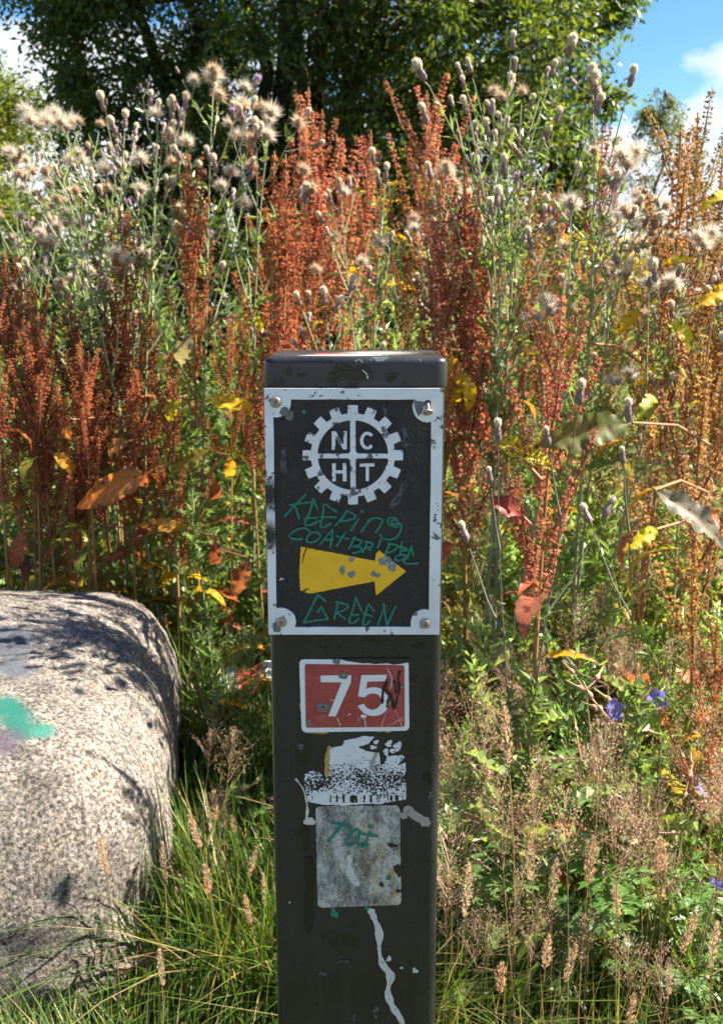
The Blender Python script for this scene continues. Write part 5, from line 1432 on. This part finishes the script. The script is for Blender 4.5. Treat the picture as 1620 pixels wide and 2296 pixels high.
# ------------------------------------------------------------------ leafy green plants, ragwort
def plant_h(protos, k, x, Y, h, label, group, hue=None):
    z = float(ground_z(0, Y)) - .02 + h
    d = Vector((x, Y, z - CAM_Z))
    # picture point of that tip, then the common routine
    cy, cz = d.y * CP - d.z * SP, d.y * SP + d.z * CP
    return plant(protos, k, 810 + FPX * d.x / cy, 1148 - FPX * cz / cy, Y, label, group, None, None, hue)
def blocked(x, y, m=0.0):
    cb, sb = math.cos(B_YAW), math.sin(B_YAW); dx, dy = x - B_C.x, y - B_C.y
    if abs((dx * cb + dy * sb) / (B_R[0] + m)) ** 4 + abs((dy * cb - dx * sb) / (B_R[1] + m)) ** 4 < 1: return True
    return abs(x - P0.x) < .09 + m and abs(y - P0.y) < .09 + m
rr = random.Random(5)
n = 0
while n < 135:
    Y = rr.uniform(2.1, 5.0); x = rr.uniform(-.42, .46) * (Y + .5)
    if blocked(x, Y, .08) or (x < .05 and Y < 2.9 and rr.random() < .65): continue
    h = rr.uniform(.72, 1.08) * (1.0 if Y > 2.8 else .86) * (.88 if x < -.3 * Y else 1)
    where = 'behind the boulder' if x < -.12 * Y else 'behind the post' if x < .1 * Y else 'below the lit willow edge' if x < .26 * Y else 'below the birch'
    plant_h(LEAFY, rr.choice([0, 0, 1, 1, 2]), x, Y, h, 'green leafy unflowered thistle in the thicket ' + where, 'leafy thistles ' + where, rr.uniform(.9, 1.35) * (.72 if x < 0 else 1))  # leaflets left of the middle tinted darker, shade put into their colour
    n += 1
n = 0
while n < 66:
    Y = rr.uniform(1.55, 2.9); x = rr.uniform(.16, .5 * Y + .25)
    h = rr.uniform(.34, .62) * (.35 + .42 * Y)
    plant_h(LEAFY, rr.choice([3, 3, 2, 2]), x, Y, h, 'low green leafy thistle in the grass ' + ('close to the right side of the post' if x < .24 * Y else 'around the cranesbill'), 'low leafy thistles ' + ('near the post' if x < .24 * Y else 'around the cranesbill'), rr.uniform(.85, 1.3))
    n += 1
n = 0
while n < 16:
    Y = rr.uniform(2.0, 2.9); x = rr.uniform(-.5, .15)
    if blocked(x, Y, .05): continue
    plant_h(LEAFY, rr.choice([3, 2]), x, Y, rr.uniform(.3, .6), 'low green leafy thistle at the foot of the docks', 'low leafy thistles under the docks', rr.uniform(.45, .7))  # dim leaflet tint stands in for the shade beneath the docks
    n += 1
for i, (px, py, Y) in enumerate([(1300, 548, 4.6), (1345, 552, 4.9), (1390, 556, 4.4), (1430, 560, 4.8), (1470, 580, 4.2), (1260, 570, 4.7), (1215, 590, 4.2), (1360, 600, 3.9), (1420, 610, 3.8), (1310, 620, 3.7), (1520, 600, 4.4), (1580, 590, 4.6), (875, 440, 3.6), (1180, 560, 4.3), (1240, 640, 3.4), (1650, 600, 4.2), (1280, 560, 5.4), (1335, 560, 5.6), (1405, 565, 5.5), (1450, 570, 5.8)]):
    plant(RAGW, i % 2, px, py, Y, 'yellow flowering ragwort beyond the docks' if i != 12 else 'single yellow ragwort among the thistle tufts above the post', 'ragwort beyond the docks' if i != 12 else None)

# ------------------------------------------------------------------ cranesbill and seeding grasses
plant(CRANES, 0, 1370, 1500, 1.55, 'cranesbill with two blue violet flowers beside the grass', None, .4)
plant(CRANES, 1, 1530, 1700, 1.40, 'cranesbill with broad fingered leaves and pink seed beaks', None, 1.0)
plant(CRANES, 1, 1610, 1950, 1.30, 'cranesbill with one blue flower low at the right', None, 2.0)
plant(CRANES, 2, 1130, 1690, 1.50, 'cranesbill with pale seed beaks close to the post', None, 3.0)
plant(CRANES, 2, 1290, 1640, 1.52, 'cranesbill clump of cut green leaves below the blue flowers', None, 4.0)
plant(CRANES, 2, 1590, 2130, 1.22, 'cranesbill with drooping seed beaks near the bottom grass', None, 5.0)
plant(CRANES, 2, 545, 1650, 1.9, 'cranesbill leaves between the boulder and the post', None, 5.0)
fogs = [(1128, 1580, 1.35), (1245, 1930, 1.18), (1330, 1880, 1.22), (1380, 1990, 1.20), (1050, 1940, 1.16), (1125, 2160, 1.10), (1230, 2100, 1.12), (1190, 1870, 1.25), (1480, 1880, 1.3), (1560, 2050, 1.15), (1605, 2070, 1.12), (1420, 2230, 1.12), (1290, 2120, 1.15), (1500, 2150, 1.15),
        (480, 1775, 1.45), (425, 1830, 1.40), (365, 1890, 1.35), (460, 1940, 1.30), (575, 1900, 1.40), (590, 1960, 1.35), (550, 2010, 1.3), (225, 1880, 1.22), (358, 2130, 1.16), (520, 1830, 1.6)]
for i, (px, py, Y) in enumerate(fogs):
    plant(FOGS, i % 3, px, py, Y, 'tan soft grass spike rising from the grass right of the post' if px > 900 else 'tan soft grass spike rising between the boulder and the post', 'tan grass spikes right of the post' if px > 900 else 'tan grass spikes by the boulder')
rb = random.Random(8)
n = 0
while n < 265:
    Y = rb.uniform(1.10, 2.4) ; x = rb.uniform(.10, .50 * Y + .45)
    plant_h(BENTS, rb.randrange(5), x, Y, rb.uniform(.34, .58), 'loose pinkish bent grass in the sward right of the post', 'pinkish bent grass right of the post')
    n += 1
n = 0
while n < 9:
    Y = rb.uniform(1.4, 2.3); x = rb.uniform(-.30, -.10)
    if blocked(x, Y, .05): continue
    plant_h(BENTS, rb.randrange(5), x, Y, rb.uniform(.30, .50), 'loose brown bent grass between the boulder and the post', 'bent grass by the boulder')
    n += 1
n = 0
while n < 60:
    Y = rb.uniform(1.9, 3.2); x = rb.uniform(.2, 1.4)
    plant_h(BENTS, rb.randrange(5), x, Y, rb.uniform(.6, .88), 'tall pale bent grass among the docks at the right', 'tall bent grass behind')
    n += 1

# ------------------------------------------------------------------ big single dock leaves that stand out
bpy.context.view_layer.update()
def big_leaf(dock, k, p1, p2, Y1, Y2, hue, label=None, up=(.15, -.9, .45)):
    a, b = at(*p1, Y1), at(*p2, Y2)
    L = {0: .22, 1: .19, 2: .15, 3: .12, 4: .20, 5: .10, 6: .16}[k]
    o = bpy.data.objects.new('leaf', DOCK_LEAVES[k]); COL.objects.link(o)
    z = (b - a); s_ = z.length / L / (1.05 if k in (3, 4) else .92); z.normalize()
    y = Vector(up); y = (y - z * y.dot(z)).normalized(); x = y.cross(z)
    mw = Matrix.Translation(a) @ Matrix((x, y, z)).transposed().to_4x4() @ Matrix.Scale(s_, 4)
    o.parent = dock
    pw = Matrix.LocRotScale(dock.location, dock.rotation_euler, dock.scale)
    o.matrix_basis = pw.inverted() @ mw
    o.color = (*hue, 1)
    if label: o['label'] = label
    BIG.add(o.name)
    # its stalk, from the plant's stem to the leaf
    foot = dock.location; sp_ = Vector((foot.x, foot.y, max(a.z - .06, foot.z + .1)))
    mid = sp_.lerp(a, .5) + Vector((0, 0, .015))
    mbs = MB(); inv = pw.inverted(); mbs.tube([list(inv @ q) for q in (sp_, sp_.lerp(a, .25) + Vector((0, 0, .008)), mid, a + z * .012)], [.0028, .0024, .0022, .0018], 5, (.34, .16, .08))
    so = bpy.data.objects.new('leaf_stalk', mbs.mesh('leaf_stalk', M_STEM)); COL.objects.link(so); so.parent = dock
BIG = set()
big_leaf(dockA, 4, (455, 895), (590, 915), 2.30, 2.26, (.55, .42, .015), 'broad yellow leaf')
big_leaf(dockB, 4, (350, 1050), (150, 1140), 2.39, 2.36, (.46, .20, .055), 'broad orange brown leaf')
big_leaf(dockA, 4, (480, 1000), (375, 1060), 2.38, 2.34, (.20, .20, .03), 'green yellow leaf')
big_leaf(dockA, 3, (435, 1185), (285, 1165), 2.38, 2.36, (.45, .25, .03))
big_leaf(dockA, 1, (440, 735), (372, 830), 2.38, 2.36, (.24, .23, .16), 'drooping grey green leaf')
big_leaf(dockB, 6, (420, 1230), (400, 1300), 2.45, 2.40, (.24, .09, .05))
big_leaf(dockB, 6, (480, 1190), (490, 1330), 2.40, 2.36, (.26, .08, .05))
big_leaf(dockD, 1, (1080, 1110), (1205, 1160), 1.60, 1.55, (.42, .085, .055), 'curled red leaf')
big_leaf(dockD, 0, (1090, 985), (1255, 1030), 1.62, 1.58, (.52, .46, .02), 'bright yellow leaf')
big_leaf(dockC, 1, (1010, 770), (1020, 960), 1.98, 1.95, (.55, .38, .02), 'hanging yellow leaf')
big_leaf(dockF, 4, (1430, 945), (1200, 985), 1.62, 1.55, (.14, .17, .05), 'pale green leaf with a red rib')
big_leaf(dockF, 0, (1450, 1090), (1640, 1190), 1.50, 1.42, (.20, .185, .13), 'large pale grey green leaf')
big_leaf(dockF, 4, (1480, 1180), (1400, 1230), 1.55, 1.50, (.48, .48, .03), 'yellow green leaf')
big_leaf(dockE, 4, (1650, 640), (1560, 680), 1.75, 1.70, (.62, .44, .02), 'large golden yellow leaf')
big_leaf(dockE, 3, (1640, 420), (1575, 460), 1.80, 1.75, (.60, .50, .03))
big_leaf(dockE, 2, (1480, 720), (1600, 760), 1.90, 1.85, (.42, .45, .03))
big_leaf(dockE, 1, (1420, 960), (1490, 860), 1.80, 1.80, (.34, .40, .03))

for k, p1, p2, hue in [(1, (300, 985), (215, 1010), (.30, .16, .05)), (6, (165, 930), (120, 1040), (.34, .15, .06)), (0, (60, 1180), (15, 1290), (.30, .11, .06)), (2, (515, 1010), (520, 1100), (.50, .30, .03)),
                       (6, (470, 1050), (505, 1180), (.30, .11, .06)), (1, (400, 880), (365, 960), (.30, .30, .03)), (2, (110, 1010), (190, 1060), (.50, .28, .03)), (6, (330, 1040), (310, 1140), (.27, .10, .06)), (2, (565, 700), (600, 745), (.45, .40, .03)), (0, (560, 1240), (520, 1350), (.26, .10, .06))]:
    big_leaf(dockA if p1[0] > 350 else dockB, k, p1, p2, 2.38, 2.36, hue)
for k, p1, p2, hue in [(1, (1040, 830), (1070, 930), (.60, .42, .02)), (2, (1500, 820), (1420, 850), (.60, .46, .02)), (3, (1560, 900), (1620, 860), (.62, .36, .02)), (2, (1300, 760), (1250, 800), (.48, .44, .03)), (1, (1440, 690), (1380, 740), (.58, .42, .02)), (2, (1560, 590), (1500, 560), (.62, .48, .02))]:
    big_leaf(dockC if p1[0] < 1200 else dockE, k, p1, p2, 1.95, 1.92, hue)
# ------------------------------------------------------------------ grass, leaf litter and low cover
def blades(name, n, xr, yr, hr, cols, label, width=(.0022, .0042), lean=.55, keep=None):
    x = rng.uniform(*xr, n * 2); y = rng.uniform(*yr, n * 2)
    ok = np.array([not blocked(a, b, .0) and (keep is None or keep(a, b)) for a, b in zip(x, y)])
    x, y = x[ok][:n], y[ok][:n]; n = len(x)
    # tufts lean together
    ang = 2.2 * np.sin(x * 5.1 + y * 3.7) + 1.7 * np.sin(y * 6.3 - x * 2.9) + rng.normal(size=n) * .8
    h = rng.uniform(*hr, n) * (.75 + .25 * np.sin(x * 9 + y * 11)) * np.where((x < -.34) & (y < 1.45), np.clip(.45 + (x + .62) * 1.2, .38, .8), 1)
    ln = h * np.abs(rng.normal(.6, .5, n)) * lean * 1.4
    t = np.linspace(0, 1, 6)
    bx, by = np.cos(ang) * ln, np.sin(ang) * ln
    cx = x[:, None] + bx[:, None] * t[None] ** 1.8; cy = y[:, None] + by[:, None] * t[None] ** 1.8
    cz = ground_z(x, y)[:, None] - .01 + h[:, None] * (t[None] - .32 * (ln / (h + .01))[:, None] * t[None] ** 2.6)
    w = rng.uniform(*width, n)[:, None] * (1 - t[None] ** 1.6 * .95) * .5
    sa = ang + math.pi / 2 + rng.normal(size=n) * .5
    sx, sy = np.cos(sa)[:, None] * w, np.sin(sa)[:, None] * w
    P = np.stack([np.stack([cx - sx, cy - sy, cz], -1), np.stack([cx + sx, cy + sy, cz], -1)], 2)
    pick = rng.integers(0, len(cols), n)
    c = np.array(cols)[pick] * rng.uniform(.7, 1.3, (n, 1))
    mb = MB(); mb.grid(P, c)
    tag(new_obj(name, mb.mesh(name, M_GRASS)), label, 'grass', kind='stuff')
G1, G2, G3, STRAW = (.11, .185, .03), (.15, .225, .035), (.065, .12, .025), (.36, .27, .13)
blades('long_grass', 15000, (-1.7, .05), (.98, 2.7), (.16, .44), [G1, G2, G1, G3, G3, STRAW], 'long green grass between the boulder and the post', (.0028, .0062))
blades('rough_grass', 17000, (-.05, 2.0), (.98, 2.9), (.14, .42), [G1, G2, G3, STRAW, (.26, .22, .09)], 'rough mixed grass right of the post', (.0022, .0050))
blades('meadow_grass', 12000, (-3.2, 3.2), (2.6, 6.5), (.25, .6), [G1, G3, STRAW, (.2, .2, .07)], 'grass under the thicket of docks and thistles', (.003, .006))
blades('path_edge_grass', 5000, (-2.0, 2.0), (-.6, 1.0), (.03, .12), [G1, G3, STRAW], 'short grass about the foot of the post', (.0018, .0035))
blades('dead_thatch', 7000, (-1.7, 2.0), (.98, 2.9), (.05, .20), [STRAW, (.30, .21, .10), (.22, .15, .07)], 'dead straw thatch lying under the green grass', (.002, .004), 1.6)
def low_cover():
    mb = MB()
    for n, yr, xs, zr, ls, cols in [(15000, (1.35, 2.9), (-1.8, 2.0), (.0, .26), (.018, .045), [(.07, .15, .03), (.09, .17, .035), (.055, .11, .03), (.20, .11, .05)]),
                                    (26000, (2.5, 6.5), (-3.6, 3.6), (.0, .75), (.03, .075), [(.10, .16, .04), (.13, .19, .05), (.07, .12, .03), (.20, .11, .05), (.30, .24, .04)])]:
        x = rng.uniform(*xs, n); y = rng.uniform(*yr, n)
        ok = np.array([not blocked(a, b, .0) for a, b in zip(x, y)]); x, y = x[ok], y[ok]; n = len(x)
        top = zr[1] * (.45 + .55 * np.sin(x * 4.3 + 1) * np.sin(y * 3.9))
        z = ground_z(x, y) + rng.uniform(0, 1, n) * np.clip(top, .05, None)
        d = rng.normal(size=(n, 3)); d[:, 2] = np.abs(d[:, 2]) * .6
        c = np.array(cols)[rng.integers(0, len(cols), n)] * rng.uniform(.7, 1.3, (n, 1))
        L = rng.uniform(*ls, n)
        leaf_quads(mb, np.stack([x, y, z], 1), d, L, L * rng.uniform(.35, .75, n), c, .25)
    tag(new_obj('undergrowth', mb.mesh('undergrowth', M_LEAF, False)), 'low leafy undergrowth beneath the docks and thistles', 'undergrowth', kind='stuff')
low_cover()

# ------------------------------------------------------------------ a scrap of litter
def litter():
    c = at(555, 1522, 2.30)
    mb = MB(); n, m = 9, 7; g = np.random.default_rng(3)
    U, V = np.meshgrid(np.linspace(-.5, .5, n), np.linspace(-.5, .5, m), indexing='ij')
    Z = .012 * np.sin(U * 9 + 1) * np.cos(V * 7) + g.normal(size=U.shape) * .004
    P = np.stack([U * .13, V * .06, Z + V * .03], -1)
    colr = np.where((U > -.15)[..., None], np.array([.55, .05, .04]), np.array([.55, .58, .55])); colr = np.where((U > .25)[..., None], np.array([.62, .64, .64]), colr)
    mb.grid(P[None], colr[None])
    P2 = P.copy(); P2[..., 2] -= .004 + .006 * (1 - 4 * V ** 2); mb.grid(P2[None], colr[None])
    o = new_obj('food_wrapper', mb.mesh('food_wrapper', plant_mat('wrapper_foil', 0.0, .3, .5)), None, c)
    o.rotation_euler = (.25, -.1, .2)
    tag(o, 'crumpled red and white wrapper caught in the grass behind the post', 'litter')
litter()

# ------------------------------------------------------------------ colours of each plant, and tidying
rc_ = random.Random(17)
used = set()
for o, colour, hue in PLANTED:
    for ch in subtree(o):
        nm = ch.name.split('.')[0]
        if nm == 'seed_spike' and colour:
            k = rc_.uniform(.70, 1.22); ch.color = (colour[0] * k, colour[1] * k * rc_.uniform(.9, 1.15), colour[2] * k, 1)
        elif nm == 'leaf' and colour and ch.name not in BIG:
            h = rc_.choice(LEAF_HUES); k = rc_.uniform(.8, 1.15); ch.color = (h[0] * k, h[1] * k, h[2] * k, 1)
        elif nm == 'leaflets' and hue:
            ch.color = (hue * rc_.uniform(.9, 1.1), hue, hue * rc_.uniform(.7, 1.2), 1)
for lst in (DOCKS, THISTLES, LEAFY, RAGW, BENTS, FOGS, CRANES):
    for H, src in lst:
        if src.name not in PROTO_USED:
            for ch in list(subtree(src)): bpy.data.objects.remove(ch)
            bpy.data.objects.remove(src)
